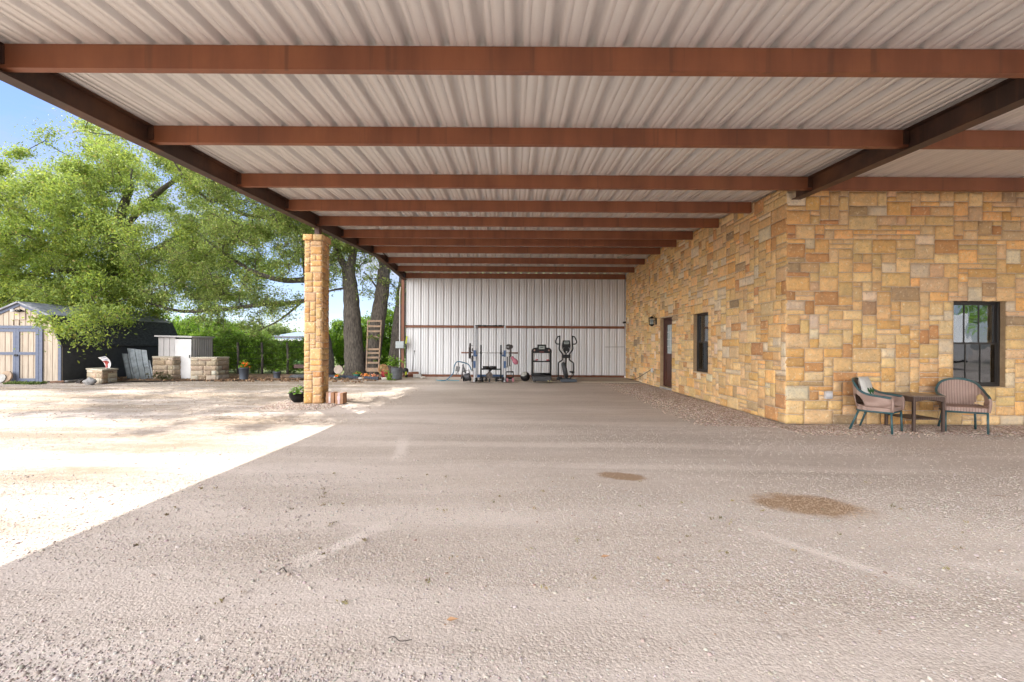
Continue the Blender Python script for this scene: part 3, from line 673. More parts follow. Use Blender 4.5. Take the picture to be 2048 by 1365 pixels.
def wicker_chair(loc, rz, label):
    """front towards local -Y"""
    root = thing('wicker_chair', (0, 0, 0), label, 'chair', 'wicker chairs beside the side table')
    half = [(-.27, -.28, .555), (-.295, -.12, .575), (-.305, .04, .60), (-.29, .15, .66), (-.225, .235, .76), (-.12, .285, .81), (0, .30, .825)]
    hoop = spl(half + [(-x, y, z) for x, y, z in half[-2::-1]], 7)
    m = MB(); m.tube(hoop, .019, 8); m.build('arm_hoop', TEAL, root, True)
    hs = [(-.255, -.28, .40), (-.27, -.12, .40), (-.275, .04, .40), (-.26, .14, .40), (-.21, .20, .40), (-.11, .235, .40), (0, .245, .40)]
    base = spl(hs + [(-x, y, z) for x, y, z in hs[-2::-1]], 7)
    nn = len(hoop); rows = 14
    m = MB()
    for r in range(rows + 1):
        t = r / rows
        for i in range(nn):
            p = base[i].lerp(hoop[i], t); q = p + Vector((p.x, p.y, 0)).normalized() * .015 * math.sin(t * math.pi); m.v.append(tuple(q))
    def hole(i, r):
        for c in (22, nn - 1 - 22):
            du = (i + .5 - c) / 6.6; dv = (r + .5 - 1.0) / 8.2
            if 1 <= r + 1 and du * du + dv * dv < 1 and r >= 1: return True
        return False
    for r in range(rows):
        for i in range(nn - 1):
            if hole(i, r): continue
            m.f.append((r * nn + i, r * nn + i + 1, (r + 1) * nn + i + 1, (r + 1) * nn + i))
    o = m.build('back_panel', WPINK, root, True); md = o.modifiers.new('t', 'SOLIDIFY'); md.thickness = .014; md.offset = 0
    # seat
    m = MB(); sp = [(-.262, -.285), (.262, -.285), (.275, .04), (.22, .19), (.1, .24), (-.1, .24), (-.22, .19), (-.275, .04)]
    m.add([(x, y, .335) for x, y in sp] + [(x, y, .405) for x, y in sp], [tuple(range(8))[::-1], tuple(range(8, 16))] + [(i, (i + 1) % 8, (i + 1) % 8 + 8, i + 8) for i in range(8)])
    m.build('seat', WPINK, root, bevel=.012)
    for s in (-1, 1):
        m = MB(); m.tube(spl([(s * .262, -.285, .34), (s * .275, -.297, .47), (s * .272, -.285, .555)], 5), .021, 8); m.build('arm_post', WPINK, root, True)
    m = MB(); m.tube([(x * .97, y * .97, .322) for x, y in sp], .015, 8, closed=True); m.build('seat_frame', TEAL, root, True)
    for s in (-1, 1):
        m = MB(); m.tube([(s * .25, -.272, .33), (s * .253, -.285, 0)], .016, 8); m.build('leg', TEAL, root, True)
        m = MB(); m.tube([(s * .20, .17, .33), (s * .235, .29, 0)], .016, 8); m.build('leg', TEAL, root, True)
    root.location = loc; root.rotation_euler = (0, 0, rz); root.scale = (.93, .93, .96); return root
c1 = (G(1786, 870) + G(1802, 862) + Vector((5.42, 7.28, 0)) + Vector((5.80, 7.46, 0))) / 4
lc = wicker_chair((5.68, 7.10, 0), R(36), 'pinkish wicker armchair with teal legs at the left of the table, pillow on its seat')
rc_ = wicker_chair((7.05, 7.13, 0), R(-33), 'pinkish wicker armchair with teal legs under the window at the right of the table')
# side table
tb = thing('side_table', (6.38, 7.22, 0), 'brown wicker side table with lower shelf between the two wicker chairs', 'table')
m = MB(); m.box((6.38, 7.22, .545), (.50, .56, .02)); m.build('table_top', M('table_top', (.22, .17, .135), .35, var=.2, scale=8), tb, bevel=.008)
m = MB()
for (a, b, ax) in ((6.15, 6.61, 0), ):
    for y in (6.955, 7.485):
        n_ = 12; pts = []
        for k in range(n_ + 1):
            x = a + (b - a) * k / n_; t = k / n_; pts.append((x, .455 + .035 * math.sin(t * math.pi)))
        m.prism([(a, .535)] + pts + [(b, .535)], .012, off=(0, y - .006, 0))
for x in (6.15, 6.61): m.box((x, 7.22, .495), (.012, .50, .08))
m.build('apron', WBROWN, tb)
for x in (6.155, 6.605):
    for y in (6.965, 7.475): m = MB(); m.box((x, y, .265), (.04, .04, .53)); m.build('leg', WBROWN, tb, bevel=.008)
m = MB(); m.box((6.38, 7.22, .19), (.43, .47, .018)); m.build('lower_shelf', WBROWN, tb)
# pillow and board
PIL = M('pillow_fabric', (.66, .64, .60), .9, var=.1, scale=10, bmp=.3)
pl = thing('pillow', (5.64, 7.17, .41), 'white pillow with green and black writing leaning on the back of the left wicker chair', 'pillow')
def pillow():
    m = MB(); n_ = 10
    for s in (-1, 1):
        for j in range(n_ + 1):
            for i in range(n_ + 1):
                u, v = i / n_ * 2 - 1, j / n_ * 2 - 1; th = .055 * max(0, (1 - u ** 4)) ** .6 * max(0, (1 - v ** 4)) ** .6
                m.v.append((u * .20, s * th, v * .215 + .215))
    q = (n_ + 1) ** 2
    for j in range(n_):
        for i in range(n_):
            a = j * (n_ + 1) + i; m.f.append((a, a + 1, a + n_ + 2, a + n_ + 1)); m.f.append((q + a + n_ + 1, q + a + n_ + 2, q + a + 1, q + a))
    return m
mr = Matrix.Translation((5.645, 7.17, .40)) @ Matrix.Rotation(R(36), 4, 'Z') @ Matrix.Rotation(R(-12), 4, 'X')
m = pillow(); m.v = [tuple(mr @ Vector(p)) for p in m.v]; m.build('cushion', PIL, pl, True)
m = MB(); m.tube([mr @ Vector((-.13 + .0118 * k, .0575, .20 + .045 * math.sin(k * 2.1) + .02 * math.sin(k * .7))) for k in range(23)], .005, 5); m.build('print', M('green_ink', (.03, .10, .03), .8), pl)
m = MB(); m.tube([mr @ Vector((-.13 + .0118 * k, -.0575, .20 + .045 * math.sin(k * 2.1) + .02 * math.sin(k * .7))) for k in range(23)], .005, 5); m.build('print', M('green_ink', (.03, .10, .03), .8), pl)
# candle holders inside the front window
for i, px in enumerate((1926, 1955)):
    p = P(px, 768, 7.80); t_ = thing('candle_holder', (p.x, 7.80, .66), ('dark candle holder on the window sill, nearer the left edge', 'dark candle holder on the window sill, nearer the middle')[i], 'candle holder', 'candle holders behind the front window')
    m = MB(); m.lathe([(.03, 0), (.03, .01), (.008, .02), (.007, .13), (.02, .15), (.02, .17)], (p.x, 7.80, .66), 10); m.build('stem', BLACK, t_, True)
    m = MB(); m.lathe([(.014, .17), (.014, .23)], (p.x, 7.80, .66), 10); m.build('candle', M('wax', (.30, .16, .12), .6), t_, True)
# ------------------------------------------------------------------ gym equipment
GZ = .024
def gp(px, py, Y): return P(px, py, Y)
rack = thing('power_rack', (-.77, 15.95, GZ), 'tall silver power rack with blue hooks holding weight plates', 'power rack')
ux = (-1.29, -.25); fy, by = 15.80, 16.75; top = 1.97
SILV = M('silver_paint', (.42, .43, .45), .4, .3, var=.12, scale=18)
for x in ux:
    m = MB(); m.box((x, fy, (top + GZ) / 2), (.065, .065, top - GZ)); up = m.build('upright', SILV, rack, bevel=.005)
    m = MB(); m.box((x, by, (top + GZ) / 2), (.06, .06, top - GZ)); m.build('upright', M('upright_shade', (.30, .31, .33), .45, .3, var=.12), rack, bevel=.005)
    m = MB(); m.bar((x, fy - .25, GZ + .035), (x, by + .1, GZ + .035), .06, .06); m.build('foot_rail', SILV, rack, bevel=.004)
    m = MB(); m.bar((x, fy + .04, top - .05), (x, by, top - .05), .05, .05); m.build('top_rail', SILV, rack)
m = MB(); m.tube([(ux[0], fy, top - .01), (ux[1], fy, top - .01)], .02, 8)
for k in (-1, 1): m.tube([(-.77 + k * .30, fy, top - .01), (-.77 + k * .42, fy - .02, top - .01)], .03, 8); m.tube([(-.77 + k * .12, fy, top - .01), (-.77 + k * .24, fy, top - .01)], .028, 8)
m.build('pull_up_bar', BLACK, rack, True)
m = MB(); m.box((-.77, by - .03, GZ + .13), (1.0, .05, .11)); m.build('cross_beam', BLUEP, rack, bevel=.004)
for x, s in ((ux[0], 1), (ux[1], -1)):
    m = MB(); m.box((x, fy - .045, 1.0), (.085, .03, .22)); m.box((x + s * .06, fy - .07, .93), (.07, .06, .05)); m.box((x + s * .09, fy - .07, .97), (.015, .06, .05)); m.build('bar_hook', BLUEP, rack, bevel=.004)
    m = MB(); m.box((x + s * -.005, fy - .045, .62), (.085, .03, .24)); m.build('safety_catch', BLUEP, rack, bevel=.004)
def disc(m, c, axis, r, w, n=24):
    rot = {'x': Matrix.Rotation(R(90), 3, 'Y'), 'y': Matrix.Rotation(R(90), 3, 'X')}[axis]
    return m.lathe([(.018, -w / 2), (r * .35, -w / 2), (r * .4, -w * .3), (r * .82, -w * .3), (r * .88, -w / 2), (r, -w / 2), (r, w / 2), (r * .88, w / 2), (r * .82, w * .3), (r * .4, w * .3), (.018, w / 2)], c, n, rot)
IRON = M('cast_iron', (.035, .033, .034), .6, var=.4, scale=16, alt=(.07, .055, .05))
pd = (( -1.47, 16.0, 1.27, .085, 'x', .05), (-1.38, 15.95, 1.12, .06, 'x', .04), (-1.41, 16.2, .80, .12, 'x', .04), (-.12, 16.05, 1.23, .10, 'y', .05), (-.03, 16.1, 1.24, .07, 'y', .04))
plab = ('small black weight plate at the top left peg of the silver rack', 'tiny black weight plate beside the left rack upright', 'black weight plate hanging low on the left rack upright', 'black round weight plate at the upper right of the silver rack', 'brownish small weight plate next to the black one on the right rack upright')
for (x, y, z, r, ax, w), l in zip(pd, plab):
    m = MB(); disc(m, (x, y, z), ax, r, w); tag(m.build('weight_plate', IRON, smooth=False), l, 'weight plate', 'weight plates around the rack')
for a_, b_ in (((-1.5, 16.0, 1.27), (-1.28, 16.0, 1.27)), ((-1.5, 16.2, .80), (-1.28, 16.2, .80)), ((-.12, 15.82, 1.23), (-.12, 16.12, 1.23))): pg = MB(); pg.tube([a_, b_], .013, 8); pg.build('plate_peg', SILV, rack)
pg = MB(); pg.bar((-1.29, 15.85, 1.27), (-1.29, 16.2, 1.27), .03, .03); pg.build('side_rail', SILV, rack); pg = MB(); pg.bar((-.25, 15.85, 1.23), (-.10, 15.85, 1.23), .03, .03); pg.build('side_rail', SILV, rack)
# weight bench with barbell
bn = thing('weight_bench', (-.77, 16.6, GZ), 'black weight bench with two uprights and padded leg roller inside the rack', 'bench')
bz = 1.27
for x in (-1.13, -.40):
    m = MB(); m.box((x, 16.62, (1.30 + GZ) / 2), (.055, .055, 1.30 - GZ)); m.box((x, 16.56, .98), (.07, .09, .03)); m.box((x, 16.52, 1.02), (.07, .015, .08)); m.build('upright', BLACK, bn, bevel=.004)
    m = MB(); m.box((x, 16.5, GZ + .03), (.06, .6, .06)); m.build('foot', BLACK, bn, bevel=.004)
m = MB(); m.box((-.765, 16.62, .41), (.70, .05, .05)); m.box((-.765, 16.62, .12), (.70, .05, .05)); m.build('cross_bar', DGREY, bn)
m = MB(); m.box((-.77, 16.25, .40), (.06, .8, .06)); m.box((-.77, 15.72, .20), (.05, .05, .36)); m.build('spine', BLACK, bn)
for x in (-.90, -.64):
    m = MB(); m.tube([(x - .11, 15.74, .52), (x + .11, 15.74, .52)], .048, 14); m.build('leg_roller', BLACK, bn, True)
m = MB(); m.box((-.77, 16.3, .48), (.26, .9, .07)); m.build('seat_pad', BLACK, bn, bevel=.02)
m = MB(); disc(m, (-.77, 15.64, .25), 'y', .115, .045); tag(m.build('weight_plate', M('brown_iron', (.09, .07, .06), .6, var=.3)), 'brownish weight plate facing the camera on the bench post', 'weight plate', 'weight plates around the rack')
bb = thing('barbell', (-.77, 16.55, 1.0), 'long steel barbell with rusty sleeves resting across the bench uprights', 'barbell')
zb = 1.01; yb = 16.56
m = MB(); m.tube([(-1.42, yb, zb), (-.12, yb, zb)], .014, 8); m.build('shaft', CHROME, bb, True)
for a_, b_ in ((-1.84, -1.42), (-.12, .22)):
    m = MB(); m.tube([(a_, yb, zb), (b_, yb, zb)], .026, 10); m.build('sleeve', RUST, bb, True)
m = MB(); disc(m, (-1.53, yb, zb), 'x', .21, .06); m.build('bar_plate', IRON, bb)
m = MB(); disc(m, (-.06, yb, zb + .01), 'x', .15, .05); m.build('bar_plate', IRON, bb)
# dumbbells
def dumbbell(loc, rz, r, L, mat, label):
    root = thing('dumbbell', (0, 0, 0), label, 'dumbbell', 'dumbbells on the ground by the rack'); M3 = Matrix.Rotation(R(90), 3, 'Y')
    m = MB(); m.tube([(-L / 2, 0, r), (L / 2, 0, r)], .014, 8); m.build('handle', CHROME, root, True)
    for s in (-1, 1):
        m = MB(); m.lathe([(.02, -.035), (r * .9, -.035), (r, -.02), (r, .02), (r * .9, .035), (.02, .035)], (s * L * .36, 0, r), 8, M3); m.build('weight', mat, root)
    root.location = loc; root.rotation_euler = (0, 0, rz)
dumbbell((-1.12, 15.68, GZ), R(10), .075, .30, BLACK, 'black dumbbell on the ground just right of the left rack upright')
dumbbell((-1.0, 15.95, GZ), R(-20), .065, .28, IRON, 'iron dumbbell lying behind the black one left of the bench post')
dumbbell((-.42, 15.66, GZ), R(-8), .085, .32, BLACK, 'big black dumbbell on the ground left of the right rack upright')
dumbbell((-.38, 15.95, GZ), R(22), .07, .30, IRON, 'iron dumbbell behind the big one near the right rack upright')
dumbbell((-.06, 15.72, GZ), R(5), .07, .28, M('pink_rubber', (.50, .22, .25), .5), 'pink dumbbell on the ground right of the rack')
m = MB(); m.tube([(-.20, 15.9, .36), (.06, 15.9, .36)], .022, 8); m.box((-.2, 15.9, .19), (.03, .05, .33)); m.box((.05, 15.9, .19), (.03, .05, .33)); m.tube([(-.18, 15.95, .12), (.04, 15.95, .12)], .06, 10)
tag(m.build('step_stand', BLACK), 'low black metal stand on the ground right of the rack', 'stand')
# gloves hanging at the right upright
PINK = M('pink_vinyl', (.62, .22, .30), .45, var=.15, scale=20)
bg_ = thing('boxing_glove', (.05, 16.0, .7), 'pink boxing glove hanging from the right upright of the rack', 'glove')
m = MB(); m.lathe([(0, -.15), (.055, -.13), (.085, -.07), (.088, 0), (.07, .06), (.05, .10), (.055, .17), (.05, .18)], (.10, 16.0, .74), 14, (Matrix.Rotation(R(-38), 3, 'Y'))); m.build('mitt', PINK, bg_, True)
m = MB(); m.lathe([(0, -.04), (.03, -.03), (.035, .02), (.02, .05)], (.06, 15.93, .72), 10); m.build('thumb', PINK, bg_, True)
m = MB(); m.tube([(-.02, 16.0, .88), (-.10, 15.97, .98)], .008, 6); m.build('cord', BLACK, bg_)
for i, (x, z, l) in enumerate(((-.16, .80, 'black resistance strap hanging next to the right rack upright'), (-.08, .84, 'black strap with a handle hanging left of the pink glove'), (-1.38, .66, 'dark strap hanging low beside the left rack upright'))):
    m = MB(); m.box((x, 15.92, z - .08), (.035, .02, .34)); m.tube([(x - .04, 15.9, z - .27), (x + .04, 15.9, z - .27)], .014, 6); tag(m.build('strap', BLACK, bevel=.004), l, 'strap', 'straps hanging on the rack')
# medicine ball
mb2 = thing('medicine_ball', (.47, 15.95, GZ), 'black exercise ball with a dusty white patch left of the treadmill', 'ball')
def sphere_part(name, mat, r, c, fn, parent, n=20):
    m = MB(); nu_, nv_ = n * 2, n
    for j in range(nv_ + 1):
        for i in range(nu_):
            a, b = 2 * math.pi * i / nu_, math.pi * j / nv_; m.v.append((c[0] + r * math.sin(b) * math.cos(a), c[1] + r * math.sin(b) * math.sin(a), c[2] + r * math.cos(b)))
    for j in range(nv_):
        for i in range(nu_):
            a, b = 2 * math.pi * (i + .5) / nu_, math.pi * (j + .5) / nv_
            d = Vector((math.sin(b) * math.cos(a), math.sin(b) * math.sin(a), math.cos(b)))
            if fn(d): m.f.append((j * nu_ + i, (j + 1) * nu_ + i, (j + 1) * nu_ + (i + 1) % nu_, j * nu_ + (i + 1) % nu_))
    return m.build(name, mat, parent, True)
sphere_part('ball', BLACK, .17, (.47, 15.95, GZ + .17), lambda d: True, mb2)
sphere_part('patch', M('dusty_white', (.42, .42, .38), .7, var=.3), .173, (.47, 15.95, GZ + .17), lambda d: d.dot(Vector((-.35, -.62, .7)).normalized()) > .80, mb2)
# treadmill, console end facing the camera
tr = thing('treadmill', (1.04, 16.5, GZ), 'black treadmill with a grey display facing the yard', 'treadmill')
X0, X1, Yt = .70, 1.38, 15.95
for x in (X0 + .02, X1 - .02):
    m = MB(); m.bar((x, Yt + .05, GZ + .1), (x, Yt + .12, 1.10), .07, .065, up=(1, 0, 0)); m.build('upright', BLACK, tr, bevel=.006)
m = MB(); m.box(((X0 + X1) / 2, Yt - .1, .14), (.64, .46, .17)); m.build('motor_hood', DGREY, tr, bevel=.03)
m = MB(); m.tube([(X0 + .04, Yt - .05, .285), (X1 - .04, Yt - .05, .285)], .05, 12); m.build('front_roller', BLACK, tr, True)
m = MB(); m.box(((X0 + X1) / 2, Yt + .85, .16), (.62, 1.5, .07)); m.build('deck', DGREY, tr, bevel=.01)
m = MB(); m.prism([(X0 + .03, .70), (X1 - .03, .70), (X1 - .06, .77), (X1 - .22, .745), (X0 + .22, .745), (X0 + .06, .77)], .06, off=(0, Yt + .06, 0)); m.build('cross_bar', BLACK, tr, bevel=.006)
for x in (X0 + .13, X1 - .17):
    m = MB(); m.tube([(x, Yt + .05, .78), (x + .09, Yt + .03, .785)], .022, 8); m.build('hand_grip', M('red_pink_rubber', (.42, .10, .12), .5), tr, True)
m = MB(); m.prism([(X0 - .01, 1.02), (X1 + .01, 1.02), (X1 + .01, 1.13), (X1 - .05, 1.20), (X1 - .2, 1.22), (X0 + .2, 1.22), (X0 + .05, 1.20), (X0 - .01, 1.13)], .10, off=(0, Yt - .03, 0)); cs = m.build('console', BLACK, tr, bevel=.01)
m = MB(); m.box(((X0 + X1) / 2, Yt - .02, 1.22), (.31, .05, .20)); m.build('display_housing', BLACK, tr, bevel=.015)
m = MB(); m.box(((X0 + X1) / 2, Yt - .049, 1.215), (.20, .008, .11)); m.build('display', M('lcd_screen', (.20, .235, .22), .25, var=.05), tr, bevel=.004)
m = MB(); m.box(((X0 + X1) / 2, Yt - .055, 1.215), (.10, .004, .022)); m.build('display_digits', BLACK, tr)
for x in (X0 + .09, X1 - .09):
    m = MB(); m.lathe([(.03, 0), (.03, .02), (0, .022)], (x, Yt - .04, 1.12), 14, Matrix.Rotation(R(90), 3, 'X')); m.build('cup_holder', M('warm_grey_plastic', (.38, .24, .20), .5), tr, True)
m = MB(); m.box(((X0 + X1) / 2, Yt - .045, 1.06), (.16, .02, .03)); m.build('key_strip', M('dark_red_plastic', (.18, .04, .035), .5), tr)
for x in (X0 + .1, X1 - .13, X1 - .03):
    m = MB(); m.lathe([(.0, -.02), (.032, -.02), (.032, .02), (0, .02)], (x, Yt - .33, GZ + .035), 12, Matrix.Rotation(R(90), 3, 'Y')); m.build('wheel', BLACK if x < 1 else M('yellowish_plastic', (.45, .40, .22), .6), tr)
# elliptical trainer
el = thing('elliptical_trainer', (1.90, 16.3, GZ), 'black elliptical trainer with two curved arms right of the treadmill', 'elliptical trainer')
Ye = 16.0
def E(x, z, y=Ye): return (x, y, z)
ex = 1.90
m = MB(); m.box((ex + .08, Ye - .15, GZ + .05), (.56, .14, .10)); m.box((ex, Ye + .3, GZ + .05), (.10, .9, .08)); m.box((ex, Ye + .75, GZ + .04), (.5, .08, .08)); m.build('base', M('base_blue_grey', (.05, .065, .085), .5), el, bevel=.015)
m = MB(); m.lathe([(0, -.06), (.26, -.06), (.29, -.03), (.29, .03), (.26, .06), (0, .06)], (ex - .02, Ye + .18, .42), 28, Matrix.Rotation(R(78), 3, 'Y') @ Matrix.Scale(1.0, 3)); m.build('flywheel_cover', DGREY, el, True)
m = MB(); m.tube([E(ex, .4, Ye + .05), E(ex, 1.0, Ye), E(ex, 1.35, Ye - .02)], .026, 10); m.build('mast', BLACK, el, True)
m = MB(); m.prism([(ex - .15, 1.28), (ex - .13, 1.12), (ex - .05, 1.02), (ex + .05, 1.02), (ex + .13, 1.12), (ex + .15, 1.28), (ex + .12, 1.47), (ex - .12, 1.47)], .08, off=(0, Ye - .10, 0)); m.build('console', BLACK, el, bevel=.012)
m = MB(); m.box((ex, Ye - .105, 1.385), (.17, .01, .09)); m.build('display', M('lcd_screen', (.20, .235, .22), .25), el)
m = MB(); m.box((ex, Ye - .109, 1.385), (.10, .004, .02)); m.build('display_digits', BLACK, el)
for s in (-1, 1):
    m = MB(); m.tube([(ex + s * .09, Ye - .11, 1.22), (ex + s * .13, Ye - .13, 1.15), (ex + s * .10, Ye - .12, 1.08)], .008, 6); m.build('grip_sensor', M('silver_trim', (.5, .5, .52), .3, .6), el, True)
m = MB(); m.lathe([(.025, 0), (.025, .02), (0, .024)], (ex + .01, Ye - .10, 1.07), 12, Matrix.Rotation(R(90), 3, 'X')); m.build('tension_knob', WHITE, el, True)
m = MB(); m.box((ex, Ye - .03, .91), (.30, .10, .12)); m.build('pivot_housing', BLACK, el, bevel=.02)
for s in (-1, 1):
    pts = [E(ex + s * .225, 1.62), E(ex + s * .235, 1.15), E(ex + s * .12, .98, Ye - .02)] if s < 0 else [E(ex + .225, 1.66), E(ex + .245, 1.15), E(ex + .12, .98, Ye - .02)]
    m = MB(); m.tube(spl([E(ex + s * .225, 1.64), E(ex + s * .225, 1.35), E(ex + s * .235, 1.16), E(ex + s * .15, 1.03), E(ex + s * .10, .95)], 5), .025, 8)
    m.tube(spl([E(ex + s * .11, .87), E(ex + s * .13, .78), E(ex + s * .24, .70), E(ex + s * .265, .62), E(ex + s * .265, .30 if s > 0 else .16)], 5), .023, 8); m.build('swing_arm', BLACK, el, True)
    m = MB(); m.tube(spl([E(ex + s * .225, 1.60), E(ex + s * .29, 1.60), E(ex + s * .345, 1.50), E(ex + s * .375, 1.42), E(ex + s * .33, 1.35), E(ex + s * .24, 1.34)], 4), .02, 8); m.build('hand_grip', BLACK, el, True)
    fz, fy_ = (.36, Ye - .05) if s > 0 else (.17, Ye - .1)
    m = MB(); m.box((ex + s * .22, fy_ + .1, fz), (.14, .34, .05)); m.build('pedal', BLACK, el, bevel=.015)
    m = MB(); m.tube([(ex + s * .22, fy_ + .1, fz - .02), (ex + s * .28 if s > 0 else ex - .2, fy_ + .12, fz * .6 + .05), (ex + s * .16, fy_ + .15, .12)], .02, 8); m.build('crank', BLACK, el, True)
# pump / pressure washer with blue hose
pw = thing('pressure_washer', (-1.62, 15.9, GZ), 'grey pressure washer lying against the left side of the rack', 'pressure washer')
m = MB(); m.lathe([(0, -.11), (.12, -.11), (.13, -.09), (.13, .09), (.12, .11), (0, .11)], (-1.55, 15.85, .17), 20, Matrix.Rotation(R(75), 3, 'Y')); m.build('motor', M('washer_grey', (.10, .10, .11), .5, .3, var=.4), pw, True)
m = MB(); m.box((-1.90, 15.95, .45), (.13, .12, .17), M=Matrix.Rotation(R(10), 3, 'Y')); m.build('pump_box', M('washer_light', (.17, .17, .175), .5, .3, var=.3), pw, bevel=.01)
m = MB(); m.tube(spl([(-1.95, 15.95, .25), (-1.86, 15.95, .50), (-1.88, 15.95, .72)], 4), .012, 6); m.tube([(-1.76, 15.9, .10), (-1.70, 15.92, .62)], .025, 8); m.tube([(-1.62, 15.9, .30), (-1.72, 15.93, .60)], .028, 8); m.tube([(-1.45, 15.9, .05), (-1.50, 15.95, .42), (-1.72, 15.95, .35)], .016, 8); m.build('frame', M('washer_frame', (.14, .14, .15), .4, .5, var=.3), pw, True)
for s in (-.12, .1):
    m = MB(); m.lathe([(0, -.02), (.09, -.02), (.10, 0), (.09, .02), (0, .02)], (-1.55 + s, 15.72, GZ + .10), 16, Matrix.Rotation(R(80), 3, 'Y')); m.build('wheel', BLACK, pw, True)
HOSE = M('blue_hose', (.025, .13, .22), .4, var=.2, scale=20)
m = MB(); m.tube(spl([(-2.55, 16.1, .035), (-2.35, 16.05, .035), (-2.25, 16.0, .10), (-2.06, 15.98, .30), (-2.02, 15.96, .55), (-1.92, 15.95, .70), (-1.72, 15.95, .68), (-1.52, 15.95, .60), (-1.42, 15.93, .42)], 6), .019, 8)
tag(m.build('water_hose', HOSE, smooth=True), 'blue hose arching from the ground up over the pressure washer', 'hose')
m = MB(); m.tube(spl([(-2.7, 16.25, .04), (-2.5, 16.0, .035), (-2.3, 16.2, .035), (-2.0, 16.1, .035), (-1.85, 16.0, .04)], 5), .015, 6)
tag(m.build('water_hose', M('teal_hose', (.03, .25, .33), .4), smooth=True), 'light blue hose lying flat on the ground left of the rack', 'hose')
# wire rack of hooks on the metal wall by the stone corner
hk = thing('hook_rack', (4.0, 18.2, 1.15), 'thin wire hook rack with pale clips on the white metal wall by the stone corner', 'hook rack')
m = MB(); m.tube([(3.72, 18.2, 1.24), (4.50, 18.2, 1.25)], .008, 6); m.build('rod', DGREY, hk)
for x in (3.92, 4.22): m = MB(); m.tube(spl([(x, 18.2, 1.25), (x - .03, 18.17, 1.12), (x + .02, 18.17, 1.02), (x - .05, 18.18, .98)], 4), .010, 6); m.build('hook', WHITE, hk, True)
# LED shop light and conduits under the roof
lf = thing('shop_light', (4.0, 14.25, 3.9), 'grey shop light fixture under the roof ridge next to the stone wall', 'light fixture')
LG = M('fixture_grey', (.30, .29, .26), .5)
a_, b_ = P(1236, 516, 14.75), P(1264, 508, 14.3)
m = MB(); m.bar(a_, b_, .10, .05); m.build('housing', LG, lf, bevel=.01); m = MB(); m.box(tuple(P(1262, 506, 14.2)), (.14, .10, .08)); m.build('junction_box', LG, lf)
m = MB(); q = [P(1268, 504, 14.15), P(1284, 503, 14.3), P(1292, 508, 14.5)]; q.append(Vector((WX - .06, 15.25, q[-1].z - .10))); m.tube(spl(q, 5), .013, 6); m.build('conduit', WHITE, lf, True)
m = MB(); q = [P(765, 508, 14.6), P(752, 505, 14.5), P(748, 513, 14.4), P(744, 521, 14.3)]; m.tube(spl(q, 5), .012, 6); m.tube([P(752, 506, 14.5), P(768, 509, 15.3)], .03, 8); m.build('conduit', WHITE, carport, True)
# ------------------------------------------------------------------ vegetation helpers
def leafmesh(name, C, n_per, spread, size, parent, cols, seed, flat=.7, droop=0., mat=None):
    rg = np.random.default_rng(seed); C = np.asarray(C, float); k = len(C)
    cnt = n_per; base = np.repeat(C, cnt, 0); n = len(base)
    sp = np.repeat(rg.uniform(.6, 1.25, k), cnt)[:, None] * spread
    off = rg.normal(0, 1, (n, 3)); off *= (np.abs(rg.normal(0, .55, (n, 1))) + .25) / np.linalg.norm(off, axis=1, keepdims=True)
    off[:, 2] *= flat; p = base + off * sp; p[:, 2] -= droop * np.abs(off[:, 2]) * spread
    a = rg.normal(0, 1, (n, 3)); a /= np.linalg.norm(a, axis=1, keepdims=True)
    b = rg.normal(0, 1, (n, 3)); b -= a * (a * b).sum(1, keepdims=True); b /= np.linalg.norm(b, axis=1, keepdims=True)
    s = size * rg.uniform(.55, 1.35, (n, 1)); L = a * s; Wd = b * s * .42
    V = np.stack([p - L * .5, p + Wd * .5, p + L * .55, p - Wd * .5], 1).reshape(-1, 3)
    Fq = np.arange(n * 4).reshape(n, 4)
    cl = np.array([c[0] for c in cols]); w = np.array([c[1] for c in cols], float); w /= w.sum()
    cc = (1.0 if mat else 1.95) * cl[rg.choice(len(cl), n, p=w)] * rg.uniform(.8, 1.2, (n, 1)) * np.repeat(rg.uniform(.62, 1.25, k), cnt)[:, None]
    return npmesh(name, V, Fq, mat or LEAF, np.repeat(cc, 4, 0), parent=parent)
OAKC = [((.12, .17, .045), 5), ((.17, .22, .055), 5), ((.075, .11, .03), 4), ((.23, .25, .08), 3), ((.15, .12, .06), 1)]
YELC = [((.16, .215, .035), 5), ((.24, .275, .045), 4), ((.10, .145, .03), 4), ((.19, .15, .05), 1)]
BRIC = [((.10, .20, .02), 5), ((.15, .26, .025), 4), ((.06, .12, .015), 3)]
DARKC = [((.04, .08, .014), 5), ((.07, .11, .018), 4), ((.09, .13, .02), 2), ((.10, .07, .025), 1)]
FARC = [((.12, .16, .06), 5), ((.09, .13, .06), 4), ((.16, .18, .08), 2)]
def in_ell(n, ells, rg, inner=.35):
    vol = np.array([e[3] * e[4] * e[5] for e in ells]); vol = vol / vol.sum(); out = []
    for e, v in zip(ells, vol):
        k = max(3, int(n * v * (e[6] if len(e) > 6 else 1))); d = rg.normal(0, 1, (k, 3)); d /= np.linalg.norm(d, axis=1, keepdims=True)
        r = (inner ** 3 + (1 - inner ** 3) * rg.uniform(0, 1, (k, 1))) ** (1 / 3)
        out.append(np.array(e[:3]) + d * r * np.array(e[3:6]))
    return np.concatenate(out)
